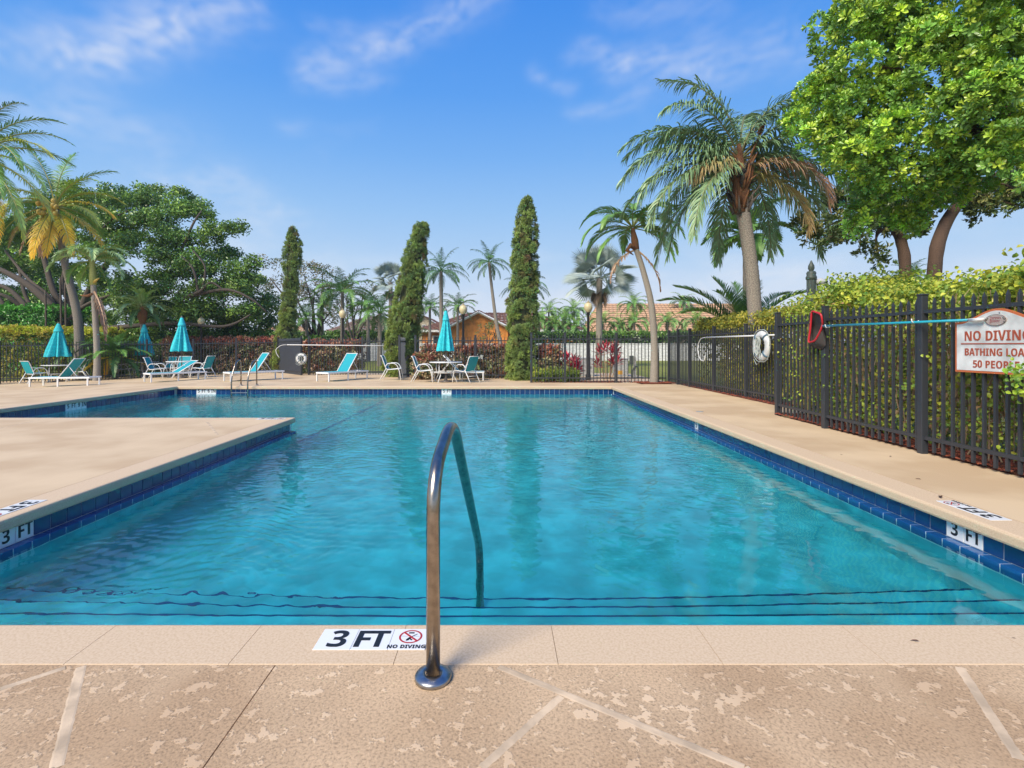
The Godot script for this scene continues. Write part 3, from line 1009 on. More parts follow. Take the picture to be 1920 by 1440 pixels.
func build_hedges() -> void:
	M.plain_leaf = leafy(0.5, 0.8)
	M.waxy_leaf = leafy(0.38, 0.4)
	var small = spray(9, 0.13, 0.06, 1.3, false, 0.6)
	var heart = spray(6, 0.056, 0.044, 1.35, true, 2.0)
	var lance = spray(9, 0.14, 0.07, 1.2, false, 0.5)
	var yg = [Color(0.273, 0.338, 0.039), Color(0.195, 0.273, 0.039), Color(0.390, 0.390, 0.046), Color(0.130, 0.208, 0.033), Color(0.338, 0.377, 0.058)]
	var yb = [Color(0.246, 0.304, 0.051), Color(0.145, 0.217, 0.043), Color(0.304, 0.189, 0.080), Color(0.348, 0.348, 0.065), Color(0.232, 0.152, 0.080), Color(0.203, 0.275, 0.058)]
	var dark = [Color(0.035, 0.075, 0.018), Color(0.05, 0.11, 0.02), Color(0.03, 0.06, 0.018), Color(0.07, 0.13, 0.03)]
	# the loose hedge behind the tall fence: sparse below, leafy on top
	var o = thing("loose_hedge", "loose yellow-green hedge with bare twigs behind the tall picket fence", "hedge", Vector3(5.9, 0, -6.2))
	var xs = []
	var cs = []
	for i in 6800:
		var d = rnd(2.0, 9.35)
		var top = 1.97 + 0.10 * sin(d * 1.7) + 0.06 * sin(d * 4.1) + 0.10 * clampf((d - 6.0) / 2.0, 0, 1)
		var x = rnd(5.22, 6.6)
		top -= 0.22 * smoothstep(8.2, 9.2, d) * (1.0 - smoothstep(5.5, 6.0, x)) - 0.10 * smoothstep(5.6, 6.3, x)
		var y = 0.0
		var f = rng.randf()
		if f < 0.48:
			y = top - rng.randf() * rng.randf() * 0.5
		elif f < 0.94:
			if rng.randf() < 0.1: continue
			y = rnd(0.15, top)
			x = 5.16 + rng.randf() * rng.randf() * 1.2
		else:
			y = top + rnd(0.0, 0.16)
		xs.append(Transform3D(along((Vector3(-0.5, 0.6, 0.2) + rdir() * 0.8).normalized(), rnd(0.75, 1.35)), Vector3(x - 5.9, y, 6.2 - d)))
		cs.append(pick(yg if y > top - 0.3 or rng.randf() < 0.7 else yb))
	for i in 110:   # shoots that reach through the pickets
		var d = rnd(3.6, 9.0)
		var y = rnd(0.25, 1.75)
		if d > 4.3 and d < 5.7 and y > 0.9: continue
		xs.append(Transform3D(along((Vector3(-0.9, 0.3, 0.2) + rdir() * 0.6).normalized(), rnd(0.55, 0.95)), Vector3(rnd(4.95, 5.16) - 5.9, y, 6.2 - d)))
		cs.append(pick([Color(0.18, 0.27, 0.03), Color(0.25, 0.31, 0.03), Color(0.12, 0.20, 0.03)]))
	for i in 34:   # a leafy shoot over the corner of the sign
		xs.append(Transform3D(along((Vector3(-0.9, 0.3, 0.2) + rdir() * 0.6).normalized(), rnd(0.7, 1.1)), Vector3(4.78 + rnd(-0.05, 0.05) - 5.9, rnd(0.80, 1.09), 6.2 - rnd(4.45, 4.74))))
		cs.append(pick([Color(0.20, 0.34, 0.04), Color(0.30, 0.42, 0.04), Color(0.13, 0.24, 0.04)]))
	scatter("foliage", heart, M.plain_leaf, xs, cs, o)
	part("branches", twigs(1300, Vector3(-0.70, 0.0, -3.1), Vector3(0.7, 1.9, 4.2), 0.013), M.twig, o).set_meta("kind", "stuff")
	part("branches", twigs(600, Vector3(-0.72, 1.2, -3.1), Vector3(-0.1, 2.0, 4.2), 0.007), M.twig, o).set_meta("kind", "stuff")
	# its clipped continuation towards the corner
	o = thing("clipped_hedge", "clipped golden hedge behind the life ring and the queen palm", "hedge", Vector3(6.6, 0, -13.2))
	xs = []
	cs = []
	for i in 3600:
		var d = rnd(9.5, 16.0)
		var f = rng.randf()
		var x = rnd(6.12, 7.2)
		var y = 2.02 - rng.randf() * rng.randf() * 0.45
		if d > 14.0: y -= 0.05
		if f > 0.5:
			x = 6.1 + rng.randf() * rng.randf() * 0.8
			y = rnd(0.1, 2.0) if d < 14.2 or rng.randf() < 0.25 else rnd(1.5, 2.0)
		xs.append(Transform3D(along((Vector3(-0.5, 0.6, 0.3) + rdir() * 0.8).normalized(), rnd(0.9, 1.5)), Vector3(x - 6.6, y, 13.2 - d)))
		cs.append(pick([Color(0.33, 0.30, 0.035), Color(0.22, 0.24, 0.035), Color(0.38, 0.33, 0.05), Color(0.15, 0.18, 0.03)]))
	scatter("foliage", heart, M.plain_leaf, xs, cs, o)
	part("branches", twigs(330, Vector3(-0.45, 0.0, -1.4), Vector3(0.5, 1.9, 3.0), 0.012), M.twig, o).set_meta("kind", "stuff")
	# copperleaf and other hedges beyond the far fences
	var copper = [Color(0.10, 0.115, 0.045), Color(0.20, 0.15, 0.08), Color(0.07, 0.09, 0.035), Color(0.30, 0.20, 0.13), Color(0.16, 0.07, 0.04), Color(0.24, 0.22, 0.12)]
	var copper_top = [Color(0.22, 0.07, 0.04), Color(0.27, 0.10, 0.06), Color(0.16, 0.05, 0.035), Color(0.32, 0.17, 0.11), Color(0.15, 0.12, 0.05)]
	hedge("copperleaf_hedge", "red-topped copperleaf hedge behind the single umbrella table", Vector3(-3.0, -0.1, -21.3), Vector3(0.9, 1.16, -20.0), 1500, lance, M.waxy_leaf, copper, copper_top, 1.0)
	hedge("copperleaf_bush", "small round copperleaf bush beside the third column juniper", Vector3(1.35, -0.1, -20.2), Vector3(2.25, 1.1, -18.9), 430, lance, M.waxy_leaf, copper, copper_top, 1.0, 0.35, 20, 0.0, "bush")
	hedge("copperleaf_hedge", "copperleaf hedge ending at the open lawn behind the rescue hook", Vector3(-9.0, -0.15, -24.8), Vector3(-6.6, 1.36, -23.1), 900, lance, M.waxy_leaf, copper, copper_top, 1.1)
	hedge("copperleaf_hedge", "tall copperleaf hedge behind the ladder and the first lounger", Vector3(-16.6, -0.2, -26.6), Vector3(-10.6, 1.52, -25.2), 2000, lance, M.waxy_leaf, copper, copper_top, 1.15)
	hedge("copperleaf_bush", "low copperleaf bush hugging the edge-on fence", Vector3(-3.2, -0.1, -19.4), Vector3(-2.5, 0.85, -18.9), 220, lance, M.waxy_leaf, copper, copper_top, 0.9, 0.3, 16, 0.0, "bush")
	hedge("golden_hedge", "clipped golden hedge behind the far left picket fence", Vector3(-27.0, -0.45, -25.2), Vector3(-18.8, 2.05, -23.4), 3600, small, M.plain_leaf, [Color(0.10, 0.14, 0.03), Color(0.22, 0.24, 0.04), Color(0.30, 0.26, 0.06), Color(0.08, 0.12, 0.03)], [Color(0.42, 0.44, 0.05), Color(0.30, 0.36, 0.04), Color(0.36, 0.30, 0.06)], 1.0, 0.35, 60, 0.34)
	hedge("clipped_shrub", "bright green dense shrub above the golden hedge", Vector3(-30.5, 0, -30.5), Vector3(-24.0, 3.35, -27.5), 2600, small, M.gloss_leaf, [Color(0.06, 0.19, 0.03), Color(0.04, 0.13, 0.02), Color(0.09, 0.25, 0.04)], [Color(0.10, 0.30, 0.04), Color(0.07, 0.22, 0.03)], 1.5, 0.6, 30, 0.0, "shrub")
	for g in [["dark green hedge above the white wall, below the sparse trees and brown roof", -42.0, -10.6, 4200], ["dark green hedge above the white wall, below the row of small palms", 3.3, 24.0, 2900]]:
		hedge("green_hedge", g[0], Vector3(g[1], -0.4, -48.2), Vector3(g[2], 2.3, -46.2), g[3], small, M.gloss_leaf, dark, [Color(0.08, 0.16, 0.03), Color(0.06, 0.12, 0.025), Color(0.12, 0.20, 0.04)], 2.6, 0.4, 0)
	hedge("groundcover_bush", "low yellow-green bush at the foot of the third juniper's fence", Vector3(1.2, -0.1, -18.6), Vector3(2.75, 0.34, -17.9), 330, small, M.plain_leaf, [Color(0.16, 0.22, 0.04), Color(0.10, 0.15, 0.03)], [Color(0.30, 0.34, 0.06), Color(0.2, 0.28, 0.05)], 0.8, 0.25, 10, 0.0, "bush")
	hedge("dark_shrub", "dark shapeless shrub in the shade of the great fig tree", Vector3(-23.0, -0.4, -33.0), Vector3(-13.0, 1.6, -30.0), 1800, small, M.gloss_leaf, dark, dark, 2.2, 0.8, 20, 0.0, "shrub")
	hedge("shaded_hedge", "dark green hedge below the sparse trees", Vector3(-22.0, -0.4, -38.5), Vector3(-12.5, 1.75, -37.0), 2000, small, M.gloss_leaf, dark, [Color(0.09, 0.17, 0.03), Color(0.06, 0.13, 0.025)], 2.0, 0.5, 0)
	# red cordylines
	cordyline("tall cordyline with many red canes in front of the utility box", 4, 19.2, 1.42, 11, [Color(0.34, 0.02, 0.045), Color(0.20, 0.015, 0.03), Color(0.45, 0.05, 0.07), Color(0.12, 0.02, 0.03)])
	cordyline("low cordyline with a bright red heart beside the lamp post", 2.624, 18.8, 0.92, 9, [Color(0.22, 0.02, 0.045), Color(0.42, 0.03, 0.06), Color(0.10, 0.015, 0.025)])
	# mulch under the fence and the leaning palm
	var chips = mb()
	box(chips, Vector3(-0.022, -0.004, -0.007), Vector3(0.022, 0.004, 0.007))
	var chip = done(chips)
	mulch("strip of red bark mulch below the tall picket fence", [[4.98, 5.6, -9.3, -2.2, 0.03, 2600]], chip)
	mulch("red bark mulch round the leaning palm and the fence corner", [[4.55, 5.75, -17.5, -16.75, 0.03, 700], [5.78, 6.3, -16.9, -10.4, 0.02, 900], [1.1, 4.6, -18.3, -17.42, 0.0, 500]], chip)
	mulch("red bark mulch below the far left fence", [[-22.4, -15.2, -23.4, -21.2, -0.12, 1500]], chip)

func mulch(label: String, beds: Array, chip: Mesh) -> void:
	var o = thing("mulch_bed", label, "mulch", Vector3(beds[0][0], 0, beds[0][2]))
	var xs = []
	var cs = []
	for b in beds:
		var st = mb(true)
		var nx = 8
		var nz = 12
		for i in nx:
			for j in nz:
				var q = []
				for k in [[0, 0], [0, 1], [1, 1], [1, 0]]:
					var u = float(i + k[0]) / nx
					var v = float(j + k[1]) / nz
					var x = lerpf(b[0], b[1], u)
					q.append(Vector3(x, (gy(x) + 0.06) * (1.0 if x < -10 else 0.0) - 0.045 + (b[4] + 0.05) * minf(1.0, 4.0 * sqrt(u * (1 - u)) ) * minf(1.0, 5.0 * sqrt(v * (1 - v))), lerpf(b[2], b[3], v)) - o.position)
				quad(st, q[0], q[1], q[2], q[3])
		part("mulch_mound", done(st), M.mulch, o)
		for n in b[5]:
			var x = rnd(b[0], b[1])
			var p = Vector3(x, (gy(x) + 0.06) * (1.0 if x < -10 else 0.0) + b[4] + rnd(0.0, 0.018), rnd(b[2], b[3])) - o.position
			xs.append(Transform3D(Basis.from_euler(Vector3(rnd(-0.4, 0.4), rnd(0, TAU), rnd(-0.3, 0.3))).scaled_local(Vector3.ONE * rnd(0.5, 1.5)), p))
			var v = rnd(0.5, 1.5)
			cs.append(Color(v, v * rnd(0.8, 1.2), v))
	scatter("mulch_chips", chip, M.chip, xs, cs, o)

func cordyline(label: String, x: float, d: float, high: float, canes: int, cols: Array) -> void:
	var o = thing("cordyline", label, "plant", Vector3(x, -0.06, -d), 0.0, "red cordylines behind the fence")
	for i in canes:
		var top = Vector3(rnd(-0.42, 0.42) * high / 1.4, high * rnd(0.35, 0.82) if i else high * 0.85, rnd(-0.3, 0.3))
		var base = top * Vector3(0.3, 0, 0.3)
		part("cane", tubem([base, base.lerp(top, 0.5) + rdir() * 0.03, top], [0.018, 0.014, 0.012], 5), M.twig, o)
		var st = mb()
		for k in 18:
			var w = k * 2.399
			var el = lerpf(0.1, 1.35, float(k) / 18)
			var dd = Vector3(cos(w) * cos(el), sin(el), sin(w) * cos(el))
			leaf(st, top + Vector3(0, (k - 9) * 0.012, 0), dd, Vector3.UP, rnd(0.24, 0.36), 0.075, pick(cols), 0.3)
		part("leaf_rosette", done(st), M.gloss_leaf, o)

# ---------- palms ----------
# a feather frond in the x-y plane: starts at angle elev, bends down by bend over its length
# look: n leaflets a side, ll their length, lw width, hang how far they droop, vee how far they lift, base and tip colours
func frond(len: float, elev: float, bend: float, look: Dictionary, base: Color, tip: Color) -> ArrayMesh:
	var st = mb()
	var N = 14
	var pts = [Vector3.ZERO]
	var dirs = []
	var sway = rnd(-0.12, 0.12)
	for i in N:
		var t = (i + 0.5) / N
		var a = elev - bend * pow(t, 1.25)
		var d = Vector3(cos(a), sin(a), sway * t).normalized()
		dirs.append(d)
		pts.append((pts[-1] as Vector3) + d * len / N)
	dirs.append(dirs[-1])
	var r0: float = look.get("stem", 0.022)
	var radii = []
	for i in N + 1: radii.append(lerpf(r0, r0 * 0.18, float(i) / N))
	st.set_color(look.get("rachis", base * 1.3))
	tube(st, pts, radii, 4, false)
	var n: int = look.n
	var bare: float = look.get("bare", 0.16)
	var hang: float = look.hang
	var vee: float = look.get("vee", 0.35)
	var ragged: float = look.get("ragged", 0.15)
	for i in n:
		var t = bare + (1.0 - bare) * (i + 0.5) / n
		var k = mini(int(t * N), N - 1)
		var p = (pts[k] as Vector3).lerp(pts[k + 1], t * N - k)
		var T: Vector3 = dirs[k]
		var up = Vector3(-T.y, T.x, 0).normalized()
		var s = (t - bare) / (1.0 - bare)
		var l: float = look.ll * (0.45 + 0.55 * sin(PI * clampf(s * 0.85 + 0.12, 0, 1))) * (1.0 - 0.35 * s)
		var sweep = lerpf(0.45, 1.15, s)
		var col = base.lerp(tip, clampf(s * 1.1 + rnd(-0.2, 0.2), 0, 1)) * rnd(0.8, 1.15)
		col.a = 1
		st.set_color(col)
		for side in [-1.0, 1.0]:
			if rng.randf() < look.get("lost", 0.03): continue
			var d = (Vector3(0, 0, side) * cos(sweep) + T * sin(sweep) + up * (vee + rnd(-ragged, ragged))).normalized()
			d = (d + rdir() * ragged).normalized()
			var a = p
			var wv = (T - d * T.dot(d)).normalized()
			var l2 = l * rnd(1.0 - ragged, 1.0 + ragged)
			var w: float = look.lw
			var q = [a - wv * w * 0.3, a + wv * w * 0.3]
			for sgm in 3:
				d = (d + Vector3.DOWN * hang * (0.5 + 0.5 * sgm)).normalized()
				a += d * l2 / 3
				if sgm < 2:
					var h = w * (0.5 if sgm == 0 else 0.38)
					var nq = [a - wv * h, a + wv * h]
					quad(st, q[0], q[1], nq[1], nq[0])
					q = nq
				else:
					tri(st, q[0], q[1], a)
	return done(st)

# ringed trunk through points
func palm_trunk(o: Node3D, pts: Array, radii: Array, m: Material, rings := 40, called := "trunk") -> void:
	var c = spline(pts, rings * 2)
	var rr = []
	for i in c.size():
		var t = float(i) / (c.size() - 1) * (radii.size() - 1)
		var k = mini(int(t), radii.size() - 2)
		rr.append(lerpf(radii[k], radii[k + 1], t - k) * (1.03 if i % 2 else 0.975))
	part(called, tubem(c, rr, 12), m, o)

# fronds: [azimuth, elevation, bend, length, palette]
func crown(o: Node3D, at: Vector3, fronds: Array, look: Dictionary, palettes: Dictionary, share := {}) -> void:
	for f in fronds:
		var pal: Array = [palettes[f[4]][0] * 2.1, palettes[f[4]][1] * 2.1]
		var mesh: ArrayMesh
		var key = ""
		if share.has("on"):
			key = "%d %d %s" % [int(round(f[1] / 15.0)), int(round(f[2] / 20.0)), f[4]]
			if not share.has(key): share[key] = frond(1.0, deg_to_rad(f[1]), deg_to_rad(f[2]), look, pal[0], pal[1])
			mesh = share[key]
		else:
			mesh = frond(f[3], deg_to_rad(f[1]), deg_to_rad(f[2]), look, pal[0], pal[1])
		var b = Basis(Vector3.UP, deg_to_rad(f[0]))
		if share.has("on"): b = b.scaled_local(Vector3.ONE * f[3])
		var el = deg_to_rad(f[1])
		part("frond", mesh, M.frond, o, Transform3D(b, at + b.x.normalized() * 0.06 * cos(el) + Vector3.UP * 0.06 * sin(el)))

# an even set of fronds: rings of [count, elevation, bend, length, palette]
func rings(list: Array, jitter := 12.0) -> Array:
	var out = []
	var turn = rnd(0, 360)
	for r in list:
		for k in r[0]:
			out.append([turn + 360.0 * k / r[0] + rnd(-jitter, jitter), r[1] + rnd(-8, 8), r[2] + rnd(-14, 14), r[3] * rnd(0.88, 1.1), r[4]])
		turn += 360.0 / r[0] * 0.5 + 17
	return out

var green_pal = {}
var shares := {}

func far_palm(kind: String, label: String, category: String, base: Vector3, top: Vector3, r: float, list: Array, look: Dictionary, group := "", lean := Vector3.ZERO) -> Node3D:
	var o = thing(kind, label, category, base, 0.0, group)
	var t = top - base
	palm_trunk(o, [Vector3.ZERO, t * 0.35 + lean, t * 0.7 + lean * 0.7, t], [r * 1.5, r * 1.05, r * 0.9, r * 0.8], M.palm_trunk, 14)
	var key = kind
	if not shares.has(key): shares[key] = {"on": true}
	crown(o, t, rings(list), look, green_pal, shares[key])
	return o

# fan palm leaf: pleated, on a stalk
func fan_leaf(stalk: float, size: float, col: Color, el: float) -> ArrayMesh:
	var st = mb()
	var d = Vector3(cos(el), sin(el), 0)
	st.set_color(col * 0.9)
	tube(st, [Vector3.ZERO, d * stalk * 0.6, d * stalk + Vector3.DOWN * 0.06], [0.04, 0.025, 0.02], 4, false)
	var c = d * stalk + Vector3.DOWN * 0.06
	var fw = (d + Vector3.DOWN * 0.25).normalized()
	var s = Vector3(0, 0, 1)
	var n = s.cross(fw)
	var k = 30
	for i in k:
		var a0 = lerpf(-2.1, 2.1, float(i) / k)
		var a1 = lerpf(-2.1, 2.1, float(i + 1) / k)
		var am = (a0 + a1) / 2
		var rr = size * (0.85 + 0.2 * cos(am)) * rnd(0.9, 1.05)
		var e = func(a: float, q: float, lift: float) -> Vector3: return c + (fw * cos(a) + s * sin(a)) * q + n * (lift + 0.16 * absf(sin(a)) * q) + Vector3.DOWN * q * q * 0.10 / size
		var v = rnd(0.8, 1.15)
		st.set_color(Color(col.r * v, col.g * v, col.b * v))
		var m0: Vector3 = e.call(a0, rr * 0.55, 0.0)
		var m1: Vector3 = e.call(a1, rr * 0.55, 0.0)
		var mm: Vector3 = e.call(am, rr * 0.55, 0.05 * size)
		tri(st, c, m0, mm)
		tri(st, c, mm, m1)
		var tip: Vector3 = e.call(am, rr, -0.03)
		tri(st, m0, tip, mm)
		tri(st, mm, tip, m1)
	return done(st)

func bismarck(label: String, base: Vector3, top: Vector3, size: float, trunk_r: float, leaves: int) -> void:
	var o = thing("fan_palm", label, "palm tree", base)
	var t = top - base
	palm_trunk(o, [Vector3.ZERO, t * 0.5, t], [trunk_r * 1.1, trunk_r, trunk_r * 0.95], M.palm_trunk, 14)
	var variants = []
	for e in [75.0, 50.0, 25.0, 5.0, -20.0]:
		variants.append(fan_leaf(size * 0.60, size * 0.50, Color(0.36, 0.43, 0.41), deg_to_rad(e)))
	for i in leaves:
		var vi = mini(int(5.0 * i / leaves), 4)
		var ea = deg_to_rad([75.0, 50.0, 25.0, 5.0, -20.0][vi])
		part("fan_leaf", variants[vi], M.frond, o, Transform3D((Basis(Vector3.UP, i * 2.4) * Basis(Vector3(cos(ea), sin(ea), 0), rnd(-1.3, 1.3))).scaled_local(Vector3.ONE * rnd(0.9, 1.08)), t))
	for i in 4:
		var dead = fan_leaf(size * 0.35, size * 0.36, Color(0.24, 0.16, 0.10), deg_to_rad(-74))
		part("dead_fan_leaf", dead, M.frond, o, Transform3D(Basis(Vector3.UP, i * 1.2), t - Vector3(0, 0.25, 0)))

# ---------- broadleaved trees ----------
# leaves over a list of clumps [centre, radius, flatten], each tinted a little differently
func clump_leaves(clumps: Array, per: float, size: float, cols: Array, lift := 0.35, inner := 0.25, origin := Vector3.ZERO) -> Array:
	var xs = []
	var cs = []
	for c in clumps:
		var r: float = c[1]
		var tint = rnd(0.75, 1.2)
		var flat: float = c[2] if c.size() > 2 else 0.7
		for i in int(per * r * r):
			var d = rdir()
			if d.y < -0.35 and rng.randf() < 0.6: d.y = -d.y
			var q = r * (rnd(0.80, 1.08) if rng.randf() > inner else rnd(0.3, 0.85))
			var p: Vector3 = c[0] + d * Vector3(q, q * flat, q) - origin
			var n = (d * Vector3(1, 1.0 / flat, 1) + Vector3.UP * lift + rdir() * 0.45).normalized()
			xs.append(Transform3D(along(n, size * rnd(0.7, 1.25)), p))
			var k = pick(cols)
			cs.append(Color(k.r * tint, k.g * tint, k.b * tint))
	return [xs, cs]

func limb(o: Node3D, pts: Array, r0: float, r1: float, m: Material, called := "limb", sides := 8) -> void:
	var c = spline(pts, pts.size() * 4)
	var rr = []
	for i in c.size(): rr.append(lerpf(r0, r1, float(i) / (c.size() - 1)) * rnd(0.95, 1.06))
	var st = mb(true)
	tube(st, c, rr, sides)
	part(called, done(st), m, o)

# a column juniper: axis points, radii, bumpy sprays all over
func juniper(label: String, base: Vector3, axis: Array, radii: Array, n: int, mesh: Mesh, pale: float) -> void:
	var o = thing("column_juniper", label, "juniper", base, 0.0, "column junipers by the fence")
	var c = spline(axis, 40)
	var core = []
	for i in c.size():
		var t = float(i) / (c.size() - 1) * (radii.size() - 1)
		var k = mini(int(t), radii.size() - 2)
		core.append(lerpf(radii[k], radii[k + 1], t - k))
	limb(o, [axis[0], axis[1], axis[2]], 0.11, 0.05, M.brown_bark, "trunk")
	var inner = []
	for r in core: inner.append(maxf(r * 0.6, 0.015))
	part("inner_foliage", tubem(c, inner, 10), M.inner_green, o)
	var lump = noise(1.0, 2, 60 + n % 7)
	var hole = noise(0.9, 2, 80 + n % 11)
	# plume-like lobes over the surface, each a tuft of small sprays
	var xs = []
	var cs = []
	var total = 0.0
	for r in core: total += r + 0.05
	for i in core.size() - 1:
		var cnt = int(n / 17.0 * (core[i] + 0.05) / total)
		for k in cnt:
			var f = rng.randf()
			var ax = (c[i] as Vector3).lerp(c[i + 1], f)
			var r = lerpf(core[i], core[i + 1], f)
			var w = rnd(0, TAU)
			var d = Vector3(cos(w), 0, sin(w))
			var b = lump.get_noise_3dv(ax * 3.0 + d * 3.0)
			var h = hole.get_noise_3dv(ax * 5.0 + d * 5.0)
			var lobe = rnd(0.09, 0.16) * (1.0 if r > 0.2 else 0.8)
			var p = ax + d * maxf(0.02, r * (0.88 + 0.34 * b) - lobe * 0.45)
			var col = pick([Color(0.18, 0.245, 0.07), Color(0.15, 0.22, 0.07), Color(0.235, 0.30, 0.085), Color(0.135, 0.20, 0.075)])
			if h > 0.32: col = pick([Color(0.20, 0.14, 0.07), Color(0.15, 0.14, 0.055), Color(0.14, 0.17, 0.05)])
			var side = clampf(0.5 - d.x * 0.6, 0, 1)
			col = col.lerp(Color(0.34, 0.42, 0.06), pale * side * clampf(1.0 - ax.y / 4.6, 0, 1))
			for q in 17:
				var u = (rdir() + d * 0.7 + Vector3.UP * 0.5).normalized()
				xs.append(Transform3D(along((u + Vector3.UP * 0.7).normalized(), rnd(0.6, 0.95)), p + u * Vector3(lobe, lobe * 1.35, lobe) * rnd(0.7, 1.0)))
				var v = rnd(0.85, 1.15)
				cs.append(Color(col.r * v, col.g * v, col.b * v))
	scatter("foliage", mesh, M.dull_leaf, xs, cs, o)

func build_trees() -> void:
	M.inner_green = mat(0.05, 0.06, 0.025, 0.95)
	M.dull_leaf = leafy(0.7, 0.5)
	green_pal = {
		"g": [Color(0.055, 0.12, 0.022), Color(0.085, 0.17, 0.035)], "d": [Color(0.03, 0.075, 0.02), Color(0.05, 0.10, 0.03)], "y": [Color(0.16, 0.22, 0.03), Color(0.30, 0.30, 0.05)],
		"o": [Color(0.34, 0.30, 0.03), Color(0.62, 0.32, 0.025)], "b": [Color(0.18, 0.115, 0.065), Color(0.16, 0.095, 0.06)], "l": [Color(0.13, 0.22, 0.04), Color(0.20, 0.28, 0.07)],
		"s": [Color(0.15, 0.22, 0.085), Color(0.20, 0.28, 0.12)], "q": [Color(0.085, 0.14, 0.065), Color(0.125, 0.185, 0.09)], "p": [Color(0.18, 0.165, 0.06), Color(0.20, 0.14, 0.07)],
	}
	build_junipers()
	build_queen()
	build_left_palms()
	build_far_palms()
	build_fig()
	build_right_trees()
	build_sparse_trees()

func build_junipers() -> void:
	var st = mb()
	for i in 13:
		var w = i * 2.399
		var el = rnd(0.5, 1.5)
		var d = Vector3(cos(w) * cos(el), sin(el), sin(w) * cos(el))
		var b = Vector3(rnd(-0.05, 0.05), rnd(-0.05, 0.04), rnd(-0.05, 0.05))
		var v = rnd(0.7, 1.2)
		leaf(st, b, d, Vector3.UP, rnd(0.06, 0.11), 0.026, Color(v, v, v), 0.3)
	var mesh = done(st)
	var b1 = Vector3(-10.404, -0.15, -24.6)
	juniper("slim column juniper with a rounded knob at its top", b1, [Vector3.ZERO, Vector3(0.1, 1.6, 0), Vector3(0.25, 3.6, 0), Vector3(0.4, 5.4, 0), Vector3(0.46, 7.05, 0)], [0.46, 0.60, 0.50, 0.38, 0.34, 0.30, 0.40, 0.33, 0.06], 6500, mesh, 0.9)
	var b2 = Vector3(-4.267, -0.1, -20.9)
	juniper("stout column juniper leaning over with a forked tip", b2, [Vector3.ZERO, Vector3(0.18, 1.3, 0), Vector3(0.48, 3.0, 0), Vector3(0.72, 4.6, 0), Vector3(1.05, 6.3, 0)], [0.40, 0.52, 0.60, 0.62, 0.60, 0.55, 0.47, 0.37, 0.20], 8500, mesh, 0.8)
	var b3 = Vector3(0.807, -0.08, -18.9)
	juniper("tallest column juniper, tapering to a pointed tip by the fence corner", b3, [Vector3.ZERO, Vector3(-0.02, 1.5, 0), Vector3(0.06, 3.2, 0), Vector3(0.12, 5.0, 0), Vector3(0.18, 6.75, 0)], [0.50, 0.55, 0.52, 0.54, 0.54, 0.50, 0.44, 0.33, 0.10], 8000, mesh, 0.35)

